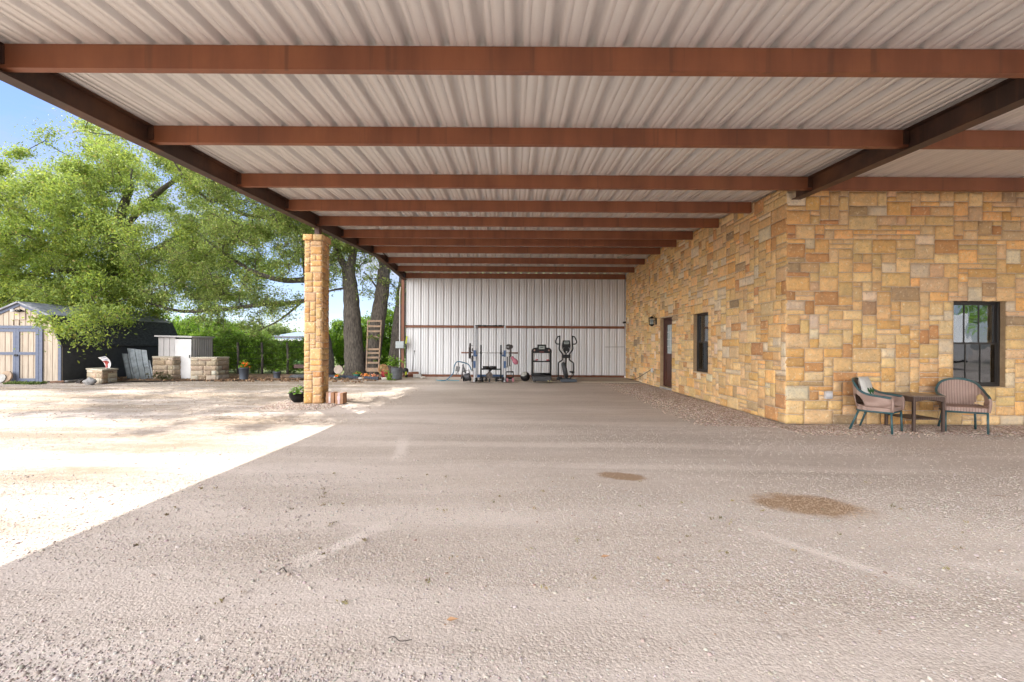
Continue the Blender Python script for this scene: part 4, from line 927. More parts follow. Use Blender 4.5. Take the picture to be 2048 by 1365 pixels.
def skeleton(limbs, targets, seed, tip=.010, wig=.10):
    """limbs: list of (points, r0, r1). targets: (n,3). returns MB with branches reaching every target"""
    rg = np.random.default_rng(seed); m = MB(); nodes = []; par = []; lim = []
    for pts, r0, r1 in limbs:
        q = spl(pts, 5); rs = [r0 + (r1 - r0) * i / (len(q) - 1) for i in range(len(q))]
        rs = [r * (1 + .05 * math.sin(i * 2.3)) for i, r in enumerate(rs)]
        m.tube(q, rs, 12 if r0 > .12 else 8)
        st = len(q) // 3
        for i in range(len(q)):
            if i >= st or r0 < .15: nodes.append(tuple(q[i])); par.append(-1); lim.append(rs[i])
    NP = np.array(nodes); d = np.array([np.min(np.linalg.norm(NP - t, axis=1)) for t in targets]); order = np.argsort(d)
    nodes = [np.array(x) for x in nodes]; A = np.zeros((len(nodes) + len(targets) * 4, 3)); A[:len(nodes)] = nodes; cnt = len(nodes); nl = cnt
    par = par + [0] * (len(A) - cnt)
    for t_ in order:
        T = targets[t_]; dd = A[:cnt] - T; dist = np.sqrt((dd ** 2).sum(1)) + .0
        j = int(np.argmin(dist)); D = dist[j]; S0 = A[j].copy(); k = 3 if D > .8 else 2; prev = j
        pv = rg.normal(0, wig * D, 3); pv[2] += .06 * D
        for q in range(1, k + 1):
            f = q / k; p = S0 * (1 - f) + T * f + pv * math.sin(f * math.pi) * (1 if q < k else 0); A[cnt] = p; par[cnt] = prev; prev = cnt; cnt += 1
    acc = np.zeros(cnt)
    ch = np.zeros(cnt, int)
    for i in range(nl, cnt): ch[par[i]] += 1
    for i in range(cnt - 1, nl - 1, -1):
        if acc[i] == 0: acc[i] = tip ** 2.2
        acc[par[i]] += acc[i]
    rad = acc ** (1 / 2.2)
    for i in range(nl, cnt):
        j = par[i]; r1 = rad[i]; r0 = min(rad[j], r1 * 1.5) if j >= nl else min(r1 * 1.25, lim[j]); m.tube([A[j], A[i]], [r0, r1], 5, cap=False)
    return m
def tree(name, base, label, cat, limbs, ells, nt_, n_leaf, size, cols, seed, group=None, spread=.55, inner=.35, flat=.7, extra=None, tip=.010):
    t = thing(name, tuple(base), label, cat, group); rg = np.random.default_rng(seed)
    if nt_ > 450:   # twig clumps: each seed point carries a few close neighbours, leaving gaps between
        T0 = in_ell(nt_ // 3, ells, rg, inner); T = np.concatenate([T0 + rg.normal(0, .34, T0.shape) * (1, 1, .6) for _ in range(3)])
    else: T = in_ell(nt_, ells, rg, inner)
    if extra is not None: T = np.concatenate([T, extra])
    T = T[T[:, 2] > .4]
    m = skeleton(limbs, T, seed + 1, tip); m.build('trunk', BARK, t, True)
    leafmesh('crown', T, n_leaf, spread, size, t, cols, seed + 2, flat); return t
def E3(px, py, Y, rx, ry, rz, w=1): p = P(px, py, Y); return (p.x, p.y, p.z, rx, ry, rz, w)
# big oak behind the sheds
bA = G(232, 752); bA = Vector((P(222, 690, 21.3).x, 21.3, 0))
tp = lambda px, py, Y: tuple(P(px, py, Y))
tree('oak_tree', bA, 'huge live oak with bright yellow green crown spreading over the wooden sheds', 'tree',
     [([tuple(bA), tp(224, 600, 21.2), tp(231, 520, 21), tp(240, 440, 20.8), tp(262, 370, 20.5)], .42, .14),
      ([tp(226, 600, 21.2), tp(180, 560, 20.5), tp(120, 540, 19.5), tp(40, 560, 18.8)], .22, .06),
      ([tp(230, 560, 21.1), tp(280, 520, 21), tp(345, 480, 21), tp(420, 440, 21)], .20, .06),
      ([tp(231, 520, 21), tp(200, 450, 20.6), tp(150, 400, 20.4), tp(120, 370, 20.2)], .18, .05),
      ([tp(228, 590, 21.2), tp(200, 625, 19), tp(170, 640, 16.5), tp(150, 650, 14.6)], .12, .03),
      ([tp(236, 470, 20.9), tp(300, 400, 20.6), tp(370, 350, 20.4), tp(450, 330, 20.2)], .16, .05)],
     [E3(215, 475, 20.5, 5.4, 4.6, 4.3), E3(45, 545, 19.3, 4.6, 4.2, 2.7, 1.2), E3(345, 430, 20.8, 5.6, 4.4, 4.2), E3(110, 610, 17.6, 3.6, 2.6, 1.25, 1.6), E3(168, 640, 14.8, 1.1, .8, .5, 2.4), E3(230, 590, 20, 4.2, 2.5, 1.3, 1.2), E3(-60, 560, 20, 4, 4, 3, .8)],
     1140, 320, .105, YELC + OAKC[:2], 101, spread=.56, inner=.45)
# oak whose trunk stands behind the column
b1 = Vector((P(652, 690, 19.2).x, 19.2, 0))
tree('oak_tree', b1, 'oak with a dark leaning trunk half hidden behind the stone column', 'tree',
     [([tuple(b1), tp(648, 700, 19.2), tp(632, 620, 19.2), tp(618, 540, 19.2), tp(610, 450, 19), tp(600, 360, 18.8)], .40, .14),
      ([tp(622, 575, 19.2), tp(608, 602, 19.0), tp(531, 609, 18.8), tp(453, 618, 18.6), tp(387, 623, 18.6), tp(344, 620, 18.5), tp(269, 599, 18.3), tp(212, 612, 18)], .105, .05),
      ([tp(620, 560, 19.2), tp(560, 560, 19), tp(500, 540, 18.8), tp(440, 500, 18.6), tp(400, 470, 18.6)], .13, .04),
      ([tp(612, 470, 19), tp(560, 440, 18.8), tp(490, 430, 18.4), tp(430, 400, 18.2)], .14, .04),
      ([tp(604, 400, 18.8), (-7.8, 16.5, 7.2), (-7.3, 14.0, 7.5), (-7.0, 12.0, 7.6)], .13, .05),
      ([tp(600, 608, 19), tp(560, 640, 18.6), tp(520, 660, 18.4)], .05, .02)],
     [E3(520, 500, 18.8, 3.7, 2.8, 2.5, 1.1), E3(470, 600, 18.5, 3.2, 1.8, .85, 1.0), E3(570, 400, 18.8, 3.2, 3, 2.6, 1.2), E3(585, 625, 18.5, 1.5, 1.2, .8, 1.1), E3(400, 560, 18.6, 2.6, 2, 1.4, 1.1), E3(470, 655, 18.3, 1.2, .9, .65, 1.2), E3(700, 400, 19.5, 3, 3, 2.5, .9), (-7.2, 13.4, 7.6, 4.2, 2.6, 1.3, 1.5), (-3.5, 14.5, 7.8, 3.5, 2.6, 1.3, 1.6), (-11, 15, 8.7, 3.2, 2.6, 1.1, 1.8)],
     900, 180, .085, OAKC, 202, spread=.50, inner=.2, tip=.012)
b2 = Vector((P(710, 690, 18.9).x, 18.9, 0))
tree('oak_tree', b2, 'straight grey oak trunk forking under the carport edge, second trunk from the column', 'tree',
     [([tuple(b2), tp(709, 725, 18.9), tp(705, 650, 18.9), tp(702, 590, 18.9), tp(696, 535, 18.9)], .46, .26),
      ([tp(697, 545, 18.9), tp(680, 515, 18.9), tp(668, 470, 18.7), tp(660, 420, 18.5)], .17, .07),
      ([tp(697, 545, 18.9), tp(708, 500, 19), tp(715, 440, 19.2), tp(722, 380, 19.4)], .18, .08),
      ([tp(700, 575, 18.9), tp(670, 580, 18.6), tp(648, 585, 18.3)], .05, .03)],
     [E3(690, 500, 18.6, 1.3, 1.2, .9, 1.3), E3(700, 420, 19, 3.2, 2.6, 1.9), E3(655, 560, 18.4, .9, .8, .8, 1.0)], 230, 110, .10, OAKC, 303, spread=.42, inner=.1, tip=.012)
b3 = Vector((P(741, 690, 19.3).x, 19.3, 0))
tree('oak_tree', b3, 'leaning oak trunk behind the pallet trellis, forking near the carport girder', 'tree',
     [([tuple(b3), tp(744, 720, 19.3), tp(756, 640, 19.3), tp(765, 580, 19.3), tp(768, 540, 19.3)], .38, .26),
      ([tp(768, 548, 19.3), tp(785, 510, 19.3), tp(800, 470, 19.3)], .17, .08), ([tp(767, 550, 19.3), tp(760, 500, 19.3), tp(756, 450, 19.3)], .15, .07),
      ([tp(764, 590, 19.3), tp(742, 560, 19), tp(728, 545, 18.8)], .05, .02)],
     [E3(735, 560, 19, .9, .9, .8, 1.2), E3(785, 575, 19.3, .6, .9, .9, 1.2), E3(770, 440, 19.6, 3, 2.4, 1.8)], 190, 100, .10, OAKC, 404, spread=.42, inner=.1, tip=.012)
b4 = Vector((P(790, 690, 19.6).x, 19.6, 0))
tree('oak_tree', b4, 'oak trunk partly hidden behind the brown steel corner post', 'tree',
     [([tuple(b4), tp(792, 720, 19.6), tp(798, 650, 19.6), tp(806, 580, 19.6), tp(815, 500, 19.7)], .36, .2)],
     [E3(790, 610, 19.4, .5, .6, .6, .8), E3(840, 430, 20.5, 3.4, 3, 2.0)], 110, 110, .10, OAKC, 505, spread=.42, inner=.1)
# hedge of shrubs behind the fence
hedge = []
hp = [(440, 20.2, 1.7, 0), (475, 19.9, 1.6, 1), (510, 19.8, 1.75, 0), (548, 19.8, 1.45, 1), (585, 19.7, 1.5, 0), (615, 19.9, 1.5, 1)]
hl = ['yellow green shrub right beside the pale metal shed', 'shrub with dark lower leaves behind the grey pot of orange flowers', 'leafy shrub between the two wooden fence posts', 'dark green shrub behind the small grey pot', 'dense dark shrub next to the stone column, under the distant blue roof', 'shrub hidden mostly behind the stone column']
for i, (px, Y, h, c) in enumerate(hp):
    x = P(px, 690, Y).x; t = thing('shrub', (x, Y, 0), hl[i], 'shrub', 'shrubs along the back fence'); rg = np.random.default_rng(600 + i)
    T = in_ell(130, [(x, Y, h * .52, .62, .55, h * .5)], rg, .2); T = T[T[:, 2] > .12]
    limbs = [([(x + rg.uniform(-.2, .2), Y, 0), (x + rg.uniform(-.3, .3), Y, h * .4), (x + rg.uniform(-.45, .45), Y, h * .85)], .03, .012) for _ in range(4)]
    skeleton(limbs, T, 610 + i, .006).build('stem', BARK, t, True); leafmesh('foliage', T, 60, .22, .085, t, (DARKC + BRIC) if c else (BRIC + DARKC[:2]), 620 + i)
# bright bushes farther back
fb = [(395, 27, 2.9, 2.6, 'tall bright green bush above the pale metal shed roof'), (440, 25, 2.6, 2.0, 'lime green bush rising behind the hedge right of the pale metal shed'), (505, 26, 2.0, 1.8, 'bushy green thicket behind the hedge near the fence posts'), (690, 24, 2.5, 1.7, 'bright bush seen between the two nearest oak trunks'), (732, 23.5, 2.8, 1.4, 'bright bush seen behind the pallet trellis'), (782, 24, 3.2, 1.5, 'bright bush seen between the trellis and the steel post'), (340, 30, 3.2, 3, 'green bush peeking over the dark gambrel shed roof')]
for i, (px, Y, h, w, l) in enumerate(fb):
    x = P(px, 690, Y).x; t = thing('bush', (x, Y, 0), l, 'bush', 'bright bushes behind the hedge'); rg = np.random.default_rng(700 + i)
    T = in_ell(170, [(x, Y, h * .5, w * .75, w * .6, h * .52)], rg, .3); T = T[T[:, 2] > .2]
    limbs = [([(x + rg.uniform(-.3, .3), Y, 0), (x + rg.uniform(-.6, .6), Y, h * .4), (x + rg.uniform(-.9, .9), Y, h * .85)], .06, .02) for _ in range(4)]
    skeleton(limbs, T, 710 + i, .008).build('stem', BARK, t, True); leafmesh('foliage', T, 90, .34, .12, t, BRIC, 720 + i)
# fence: wooden posts with wires
fn = thing('wire_fence', (P(500, 690, 19.2).x, 19.25, 0), 'rough wood post and wire fence in front of the shrubs', 'fence')
for px in (424, 476, 524, 575):
    x = P(px, 690, 19.25).x; m = MB(); m.tube([(x, 19.25, 0), (x + .02, 19.25, .6), (x - .01, 19.25, 1.35)], [.055, .05, .045], 8); m.build('post', BARK, fn, True)
m = MB(); xa, xb = P(330, 690, 19.25).x, P(660, 690, 19.25).x
for z in (.15, .4, .65, .9, 1.15): m.tube([(xa, 19.2, z), (xb, 19.2, z + .01)], .006, 4)
m.build('wire', DGREY, fn)
# distant tree line and neighbour house
nh = thing('distant_house', (P(592, 690, 48).x, 48, 0), 'distant low house with a blue grey hip roof beyond the hedge', 'house')
hx = P(592, 690, 48).x
m = MB(); m.box((hx, 50, 1.05), (6.4, 5, 2.1)); m.build('wall', M('house_grey', (.18, .17, .19), .8), nh)
m = MB(); m.add([(hx - 4, 47, 1.75), (hx + 4, 47, 1.75), (hx + 4, 53, 1.75), (hx - 4, 53, 1.75), (hx - 1, 50, 2.6), (hx + 1, 50, 2.6)], [(0, 1, 5, 4), (1, 2, 5), (2, 3, 4, 5), (3, 0, 4), (3, 2, 1, 0)]); m.build('roof', M('blue_shingle', (.12, .19, .30), .7), nh)
m = MB(); m.box((hx, 46.97, 1.70), (8.05, .08, .18)); m.build('fascia', WHITE, nh)
m = MB(); m.box((hx - .2, 47.48, 1.2), (.9, .06, .9)); m.build('window', BLACK, nh)
dl = [(300, 60, 3.5), (370, 66, 4.2), (430, 58, 4.0), (495, 70, 4.6), (548, 62, 3.9), (600, 75, 3.2), (655, 80, 3.0), (702, 72, 2.6), (745, 76, 3.2), (795, 68, 4.0), (0, 60, 5), (120, 64, 5), (220, 58, 4.5)]
for i, (px, Y, h) in enumerate(dl):
    x = P(px, 690, Y).x; t = thing('far_tree', (x, Y, 0), 'hazy grey green tree on the far field edge', 'tree', 'trees on the far field edge'); rg = np.random.default_rng(800 + i)
    T = in_ell(60, [(x, Y, h * .62, h * .75, h * .6, h * .4)], rg, .3)
    m = MB(); m.tube([(x, Y, 0), (x, Y, h * .6)], [.25, .12], 6); m.build('trunk', BARK, t); leafmesh('crown', T, 70, .8, .38, t, FARC, 820 + i)
# trees and white workshop across the yard behind the camera (mirrored in the front window)
for i, (x, y, h, r) in enumerate([(18, -26, 9, 4.5), (26, -30, 10, 5), (35, -28, 9, 5), (44, -22, 10, 5), (10, -32, 9, 5)]):
    t = thing('yard_tree', (x, y, 0), 'green tree across the yard mirrored in the house window', 'tree', 'trees across the yard'); rg = np.random.default_rng(900 + i)
    T = in_ell(120, [(x, y, h * .6, r, r, h * .42)], rg, .3); m = MB(); m.tube([(x, y, 0), (x, y, h * .6)], [.3, .12], 8); m.build('trunk', BARK, t); leafmesh('crown', T, 60, 1.1, .45, t, BRIC, 920 + i)
ws = thing('white_trailer', (23, -14, 0), 'long white trailer parked across the yard, seen mirrored in the window', 'trailer')
Mz = Matrix.Rotation(R(38), 3, 'Z')
m = MB(); m.box((23, -14, 1.95), (9, 2.5, 2.6), M=Mz); m.build('body', WHITE, ws, bevel=.05)
for k in (-1, 1):
    p = Vector((23, -14, .4)) + Mz @ Vector((k * 1.2, 1.2, 0)); m = MB(); m.lathe([(0, -.12), (.4, -.12), (.4, .12), (0, .12)], tuple(p), 18, Mz @ Matrix.Rotation(R(90), 3, 'X')); m.build('wheel', BLACK, ws)
m = MB(); m.box((23, -14, .55), (9, 2.2, .2), M=Mz); m.build('chassis', BLACK, ws)
# ------------------------------------------------------------------ gambrel shed at the far left
Y0 = 14.75; YB = 19.9
def XZ(px, py, Y=Y0): p = P(px, py, Y); return (p.x, p.z)
CREAM = M('cream_siding', (.48, .40, .31), .8, var=.15, scale=3, stretch=(6, 1, .6), bmp=.2)
SLATE = M('slate_blue_trim', (.085, .105, .165), .7, var=.3, scale=14, alt=(.14, .16, .21))
SHING = M('dark_shingle', (.07, .07, .076), .85, var=.5, scale=9, bmp=.5, stretch=(1, 1, 3))
LSHING = M('light_shingle', (.30, .31, .34), .8, var=.3, scale=5, bmp=.4)
DKW = M('charcoal_siding', (.06, .061, .067), .8, var=.15, scale=6)
pk = XZ(40.9, 607); br = XZ(100.3, 633); ev = XZ(124, 688); cxs = pk[0]
mirr = lambda q: (2 * cxs - q[0], q[1])
gs = thing('gambrel_shed', (cxs, (Y0 + YB) / 2, 0), 'cream gambrel shed with slate blue trim and dark side wall at the far left', 'shed')
prof = [(2 * cxs - ev[0], .04), (ev[0], .04), ev, br, pk, mirr(br), mirr(ev)]
m = MB(); m.prism([(ev[0] - .03, .04), (ev[0], .04), ev, (ev[0] - .03, ev[1])], YB - Y0 - .02, off=(0, Y0 + .02, 0)); q_ = 2 * cxs
m.prism([(q_ - ev[0], .04), (q_ - ev[0] + .03, .04), (q_ - ev[0] + .03, ev[1]), mirr(ev)], YB - Y0 - .02, off=(0, Y0 + .02, 0)); m.prism(prof, .03, off=(0, YB - .03, 0)); m.build('side_wall', DKW, gs)
# front wall with grooved siding
m = MB(); m.prism(prof, .02, off=(0, Y0, 0)); fw = m.build('front_wall', CREAM, gs)
m = MB(); kx = Y0 / F
def topz(x):
    d = abs(x - cxs); bx_, ex_ = br[0] - cxs, ev[0] - cxs
    return pk[1] + (br[1] - pk[1]) * d / bx_ if d < bx_ else br[1] + (ev[1] - br[1]) * (d - bx_) / (ex_ - bx_)
x = 2 * cxs - ev[0] + .09
while x < ev[0] - .05: m.box((x, Y0 - .002, (topz(x) - .04) / 2 + .02), (.012, .008, topz(x) - .10)); x += .178
m.build('groove', M('siding_groove', (.29, .22, .165), .9), fw)
m = MB(); tw = .085
for s in (1, -1):
    f = (lambda q: q) if s > 0 else mirr
    for a, b in ((pk, br), (br, ev)):
        a, b = f(a), f(b); m.bar((a[0], Y0 - .02, a[1] - .04), (b[0], Y0 - .02, b[1] - .04), .03, tw, up=(0, 0, 1))
    e = f(ev); m.box((e[0] - s * .045, Y0 - .018, e[1] / 2), (.09, .034, e[1] - .05))
m.build('trim', SLATE, gs)
def roofseg(a, b, name, mat, th=.05, over=.12, y0=None):
    d = Vector((b[0] - a[0], 0, b[1] - a[1])).normalized(); nrm = Vector((-d.z, 0, d.x)); nrm = nrm if nrm.z > 0 or abs(nrm.z) < .1 else -nrm
    if nrm.z < 0: nrm = -nrm
    m = MB(); p = [Vector((a[0], 0, a[1])) + nrm * .012, Vector((b[0], 0, b[1])) + d * over + nrm * .012]
    q = [v + nrm * th for v in p]; vs = []
    for y in (Y0 - .10, YB + .1): vs += [(v.x, y, v.z) for v in (p[0], p[1], q[1], q[0])]
    m.add(vs, [(0, 1, 2, 3), (7, 6, 5, 4), (0, 4, 5, 1), (1, 5, 6, 2), (2, 6, 7, 3), (3, 7, 4, 0)]); return m.build(name, mat, gs)
roofseg(pk, br, 'upper_roof', LSHING, over=.03); roofseg(mirr(pk), mirr(br), 'upper_roof', LSHING, over=.03)
roofseg(br, ev, 'lower_roof', SHING, over=.10); roofseg(mirr(br), mirr(ev), 'lower_roof', SHING, over=.10)
# double door
def bx2(m, px0, px1, py0, py1, y, t=.03):
    a, b = P(px0, py0, Y0), P(px1, py1, Y0); m.box(((a.x + b.x) / 2, y, (a.z + b.z) / 2), (abs(b.x - a.x), t, abs(a.z - b.z)))
m = MB(); bx2(m, -18, 87, 651.5, 658, Y0 - .035); bx2(m, 80.5, 87, 658, 764, Y0 - .035); bx2(m, -18, -11, 658, 764, Y0 - .035); m.build('door_frame', SLATE, gs)
for a, b in ((-11, 35), (36, 80)):
    m = MB(); bx2(m, a, b, 658.5, 763, Y0 - .016, .02); dd = m.build('door', CREAM, gs)
    m = MB(); w = 5.5
    for r in ((a, a + w, 658.5, 763), (b - w, b, 658.5, 763), (a + w, b - w, 658.5, 664), (a + w, b - w, 704.5, 710), (a + w, b - w, 757, 763)): bx2(m, *r, Y0 - .042, .03)
    m.build('door_trim', SLATE, dd)
    m = MB()
    for k in range(1, 4): x_ = a + (b - a) * k / 4; bx2(m, x_ - .6, x_ + .6, 664.5, 704, Y0 - .0285, .006); bx2(m, x_ - .6, x_ + .6, 710.5, 756.5, Y0 - .0285, .006)
    m.build('groove', M('siding_groove', (.29, .22, .165), .9), dd)
m = MB(); bx2(m, 33, 40, 709, 713, Y0 - .065, .03); m.build('latch', BLACK, gs)
fl = thing('flood_light', tuple(P(34, 624, Y0 - .1)), 'twin head motion flood light under the peak of the gambrel shed', 'flood light')
m = MB(); m.lathe([(.04, 0), (.04, .05), (.02, .09)], tuple(P(36, 622, Y0 - .02)), 10, Matrix.Rotation(R(90), 3, 'X')); m.build('mount', BLACK, fl)
for px, c_, a_ in ((25, WHITE, 40), (42, BLACK, -35)):
    p = P(px, 622, Y0 - .12); m = MB(); m.tube([P(35, 622, Y0 - .08), p], .012, 6); m.lathe([(.02, -.08), (.03, -.04), (.055, .03), (.055, .04), (0, .03)], tuple(p), 12, Matrix.Rotation(R(a_), 3, 'Z') @ Matrix.Rotation(R(80), 3, 'X')); m.build('lamp_head', c_, fl, True)
m = MB()
for (a, b) in (((27, 640), (51, 640)), ((51, 640), (51, 616)), ((27, 640), (27, 651)), ((38, 640), (38, 651))): m.bar(tuple(P(*a, Y0 - .012)), tuple(P(*b, Y0 - .012)), .02, .012)
m.build('gable_hatch_seam', M('siding_groove', (.29, .22, .165), .9), fw)
# round slabs leaning at the shed door
for i, (px, py, r, c_, l) in enumerate(((12, 757, .19, (.40, .29, .20), 'tan round stone slab leaning on the shed door, lower right one'), (3, 753, .14, (.42, .41, .38), 'pale round slab leaning on the shed door at the picture edge'))):
    p = P(px, py, Y0 - .22 - .06 * i); m = MB(); m.lathe([(0, -.025), (r, -.025), (r, .025), (0, .025)], (p.x, p.y, r * .97), 28, Matrix.Rotation(R(72), 3, 'X')); tag(m.build('round_slab', M('slab%d' % i, c_, .9, var=.2)), l, 'stone slab', 'round slabs by the shed door')
# ------------------------------------------------------------------ pale metal storage shed
YS = 16.4
ms = thing('storage_shed', tuple(P(350, 688, YS + .5))[:2] + (0,), 'small pale metal storage shed with a white door between two stone blocks', 'shed')
PALE = M('pale_sheet_metal', (.45, .43, .42), .55, var=.08, scale=2)
a, b = P(317, 675, YS), P(384, 675, YS); YE = 17.5; zt = a.z
def ribbox(m, p0, p1, z0, z1, nr, out):
    """sheet wall with shallow ribs from p0 to p1 (xy)"""
    p0, p1, out = Vector(p0), Vector(p1), Vector(out); pts = []
    for k in range(nr):
        for f, h in ((0, 0), (.72, 0), (.78, 1), (.94, 1)): pts.append(p0.lerp(p1, (k + f) / nr) + out * (.018 * h))
    pts.append(p1); n = len(pts); m.add([(q.x, q.y, z0) for q in pts] + [(q.x, q.y, z1) for q in pts], [(i, i + 1, n + i + 1, n + i) for i in range(n - 1)])
m = MB(); ribbox(m, (a.x, YS), (P(351, 680, YS).x, YS), 0, zt, 3, (0, -1)); ribbox(m, (b.x, YS), (b.x, YE), 0, zt, 9, (1, 0)); ribbox(m, (a.x, YS), (a.x, YE), 0, zt, 9, (-1, 0)); ribbox(m, (a.x, YE), (b.x, YE), 0, zt, 9, (0, 1)); m.build('wall', PALE, ms)
m = MB(); c0, c1 = P(351, 681, YS).x, P(383.4, 681, YS).x; m.box(((c0 + c1) / 2, YS - .005, zt / 2 - .02), (c1 - c0, .04, zt - .08)); ds = m.build('door', WHITE, ms, bevel=.006)
m = MB(); m.box((c1 - .05, YS - .035, .82), (.03, .02, .11)); m.build('handle', BLACK, ds)
m = MB(); m.add([(a.x - .09, YS - .08, zt + .02), (b.x + .05, YS - .08, zt - .01), (b.x + .05, YE + .06, zt - .01), (a.x - .09, YE + .06, zt + .02), (a.x - .09, YS - .08, zt + .07), (b.x + .05, YS - .08, zt + .04), (b.x + .05, YE + .06, zt + .05), (a.x - .09, YE + .06, zt + .08)], [(3, 2, 1, 0), (4, 5, 6, 7), (0, 1, 5, 4), (1, 2, 6, 5), (2, 3, 7, 6), (3, 0, 4, 7)]); m.build('roof', PALE, ms)
# ------------------------------------------------------------------ stone blocks
LIME = (np.array([(.42, .37, .30), (.34, .28, .21), (.26, .20, .145), (.46, .43, .38), (.36, .28, .21)]), np.array([.3, .25, .15, .15, .15]))
BSZ = [(4, 2), (5, 2), (3, 2), (4, 2), (6, 2), (3, 2)]
def stone_block(A, B, C, h, label, seed, capo=.05, name='stone_block', pal=LIME):
    """A left corner, B near corner, C right corner (ground)"""
    A, B, C = Vector(A), Vector(B), Vector(C); D = A + C - B; cen = (A + C) / 2
    t = thing(name, (cen.x, cen.y, 0), label, 'masonry'); ins = lambda p: p + (cen - p).normalized() * .012
    m = MB(); ps = [ins(p) for p in (A, B, C, D)]; m.add([(p.x, p.y, 0) for p in ps] + [(p.x, p.y, h) for p in ps], [(3, 2, 1, 0), (4, 5, 6, 7)] + [(i, (i + 1) % 4, (i + 1) % 4 + 4, i + 4) for i in range(4)]); m.build('core', MORTAR, t)
    for k, (p, q) in enumerate(((A, B), (B, C), (C, D), (D, A))):
        d = q - p; L = d.length; d.normalize(); o = Vector((d.y, -d.x, 0))
        ashlar(L, h - .01, lambda V, p=p, d=d, o=o: np.stack([p.x + V[:, 0] * d.x + V[:, 2] * o.x, p.y + V[:, 0] * d.y + V[:, 2] * o.y, V[:, 1]], -1), seed + k, 'face_stones', t, cell=.085, sizes=BSZ, pal=pal, bulge=.018, gap=.014)
    if capo:
        m = MB(); ps = [cen + (p - cen) * (1 + capo / (p - cen).length) for p in (A, B, C, D)]; m.add([(p.x, p.y, h) for p in ps] + [(p.x, p.y, h + .05) for p in ps], [(3, 2, 1, 0), (4, 5, 6, 7)] + [(i, (i + 1) % 4, (i + 1) % 4 + 4, i + 4) for i in range(4)]); m.build('cap', M('limestone_cap', (.52, .46, .36), .9, var=.2, scale=6), t, bevel=.008)
    return t
A_, B_, C_ = G(174, 764), G(204, 768), G(234, 764.5)
stone_block(A_, B_, C_, .40, 'low limestone planter block with a cap in front of the dark shed wall', 31)
p1_, p2_ = G(305, 760), G(346, 760)
stone_block(p1_, p2_, p2_ + Vector((.1, .5, 0)), .78, 'waist high stone block to the left of the pale shed door', 41, .02)
p1_, p2_ = G(381, 761), G(433, 760.5)
stone_block(p1_, p2_, p2_ + Vector((.1, .55, 0)), .76, 'waist high brown stone block to the right of the pale shed door', 51, .02, pal=(LIME[0] * .8, LIME[1]))
# garden sign on the planter
sg = thing('garden_sign', tuple(P(212, 737, B_.y + .15)), 'curved white garden sign with red and blue marks standing on the limestone planter', 'sign')
ys = B_.y + .15
def curved(m, pts, y, t=.012, n=10):
    L = [P(*q, y) for q in pts[0]]; Rr = [P(*q, y) for q in pts[1]]; L = spl(L, n); Rr = spl(Rr, n); k = len(L)
    vs = []
    for off in (0, t):
        for i in range(k): vs += [(L[i].x, L[i].y + off + .05 * math.sin(i / k * 3), L[i].z), (Rr[i].x, Rr[i].y + off + .05 * math.sin(i / k * 3), Rr[i].z)]
    fs = []
    for i in range(k - 1): fs += [(2 * i, 2 * i + 1, 2 * i + 3, 2 * i + 2), (2 * k + 2 * i + 2, 2 * k + 2 * i + 3, 2 * k + 2 * i + 1, 2 * k + 2 * i), (2 * i, 2 * i + 2, 2 * k + 2 * i + 2, 2 * k + 2 * i), (2 * i + 1, 2 * k + 2 * i + 1, 2 * k + 2 * i + 3, 2 * i + 3)]
    fs += [(0, 2 * k, 2 * k + 1, 1), (2 * k - 2, 2 * k - 1, 4 * k - 1, 4 * k - 2)]; m.add(vs, fs)
m = MB(); curved(m, ([(196, 715.5), (202, 722), (207, 730), (211, 737)], [(211, 713), (216, 720), (219, 728), (219, 736)]), ys); m.build('plate', WHITE, sg)
m = MB(); curved(m, ([(201, 716.5), (205, 721), ], [(211, 715), (213.5, 719.5)]), ys - .004, .004); m.build('blue_print', M('sign_blue', (.08, .12, .32), .6), sg)
m = MB(); curved(m, ([(206, 723), (209, 727), (210, 733), (212, 736)], [(214, 721.5), (216, 725), (214, 729), (216, 735)]), ys - .004 + .02, -.03); m.build('red_print', M('sign_red', (.34, .05, .04), .6), sg)
m = MB(); q = P(214, 736, ys + .03); m.tube([(q.x, q.y, .45), (q.x, q.y, q.z + .05)], .012, 6); m.build('stake', RUST, sg)
# boulder
def rock(c, s, mat, label, seed, name='rock'):
    rg = np.random.default_rng(seed); m = MB(); nu_, nv_ = 14, 9; ph = rg.uniform(0, 6, 6)
    for j in range(nv_ + 1):
        for i in range(nu_):
            a, b = 2 * math.pi * i / nu_, math.pi * j / nv_; r = 1 + .14 * math.sin(2 * a + ph[0]) + .1 * math.sin(3 * a + 2 * b + ph[1]) + .08 * math.sin(5 * b + ph[2])
            m.v.append((c[0] + s[0] * r * math.sin(b) * math.cos(a), c[1] + s[1] * r * math.sin(b) * math.sin(a), c[2] + s[2] * r * math.cos(b)))
    for j in range(nv_):
        for i in range(nu_): m.f.append((j * nu_ + i, (j + 1) * nu_ + i, (j + 1) * nu_ + (i + 1) % nu_, j * nu_ + (i + 1) % nu_))
    return tag(m.build(name, mat, smooth=True), label, 'rock')
GR = M('grey_rock', (.34, .33, .32), .9, var=.4, scale=8, bmp=.6, bdist=.02)
g = G(180, 769); rock((g.x, g.y, .08), (.20, .15, .12), GR, 'pale grey boulder at the left foot of the limestone planter', 1)
g = G(600, 757); rock((g.x, g.y, .05), (.35, .2, .09), M('dark_rock', (.08, .08, .085), .9, var=.3), 'flat dark rock on the leaf litter left of the stone column', 2)
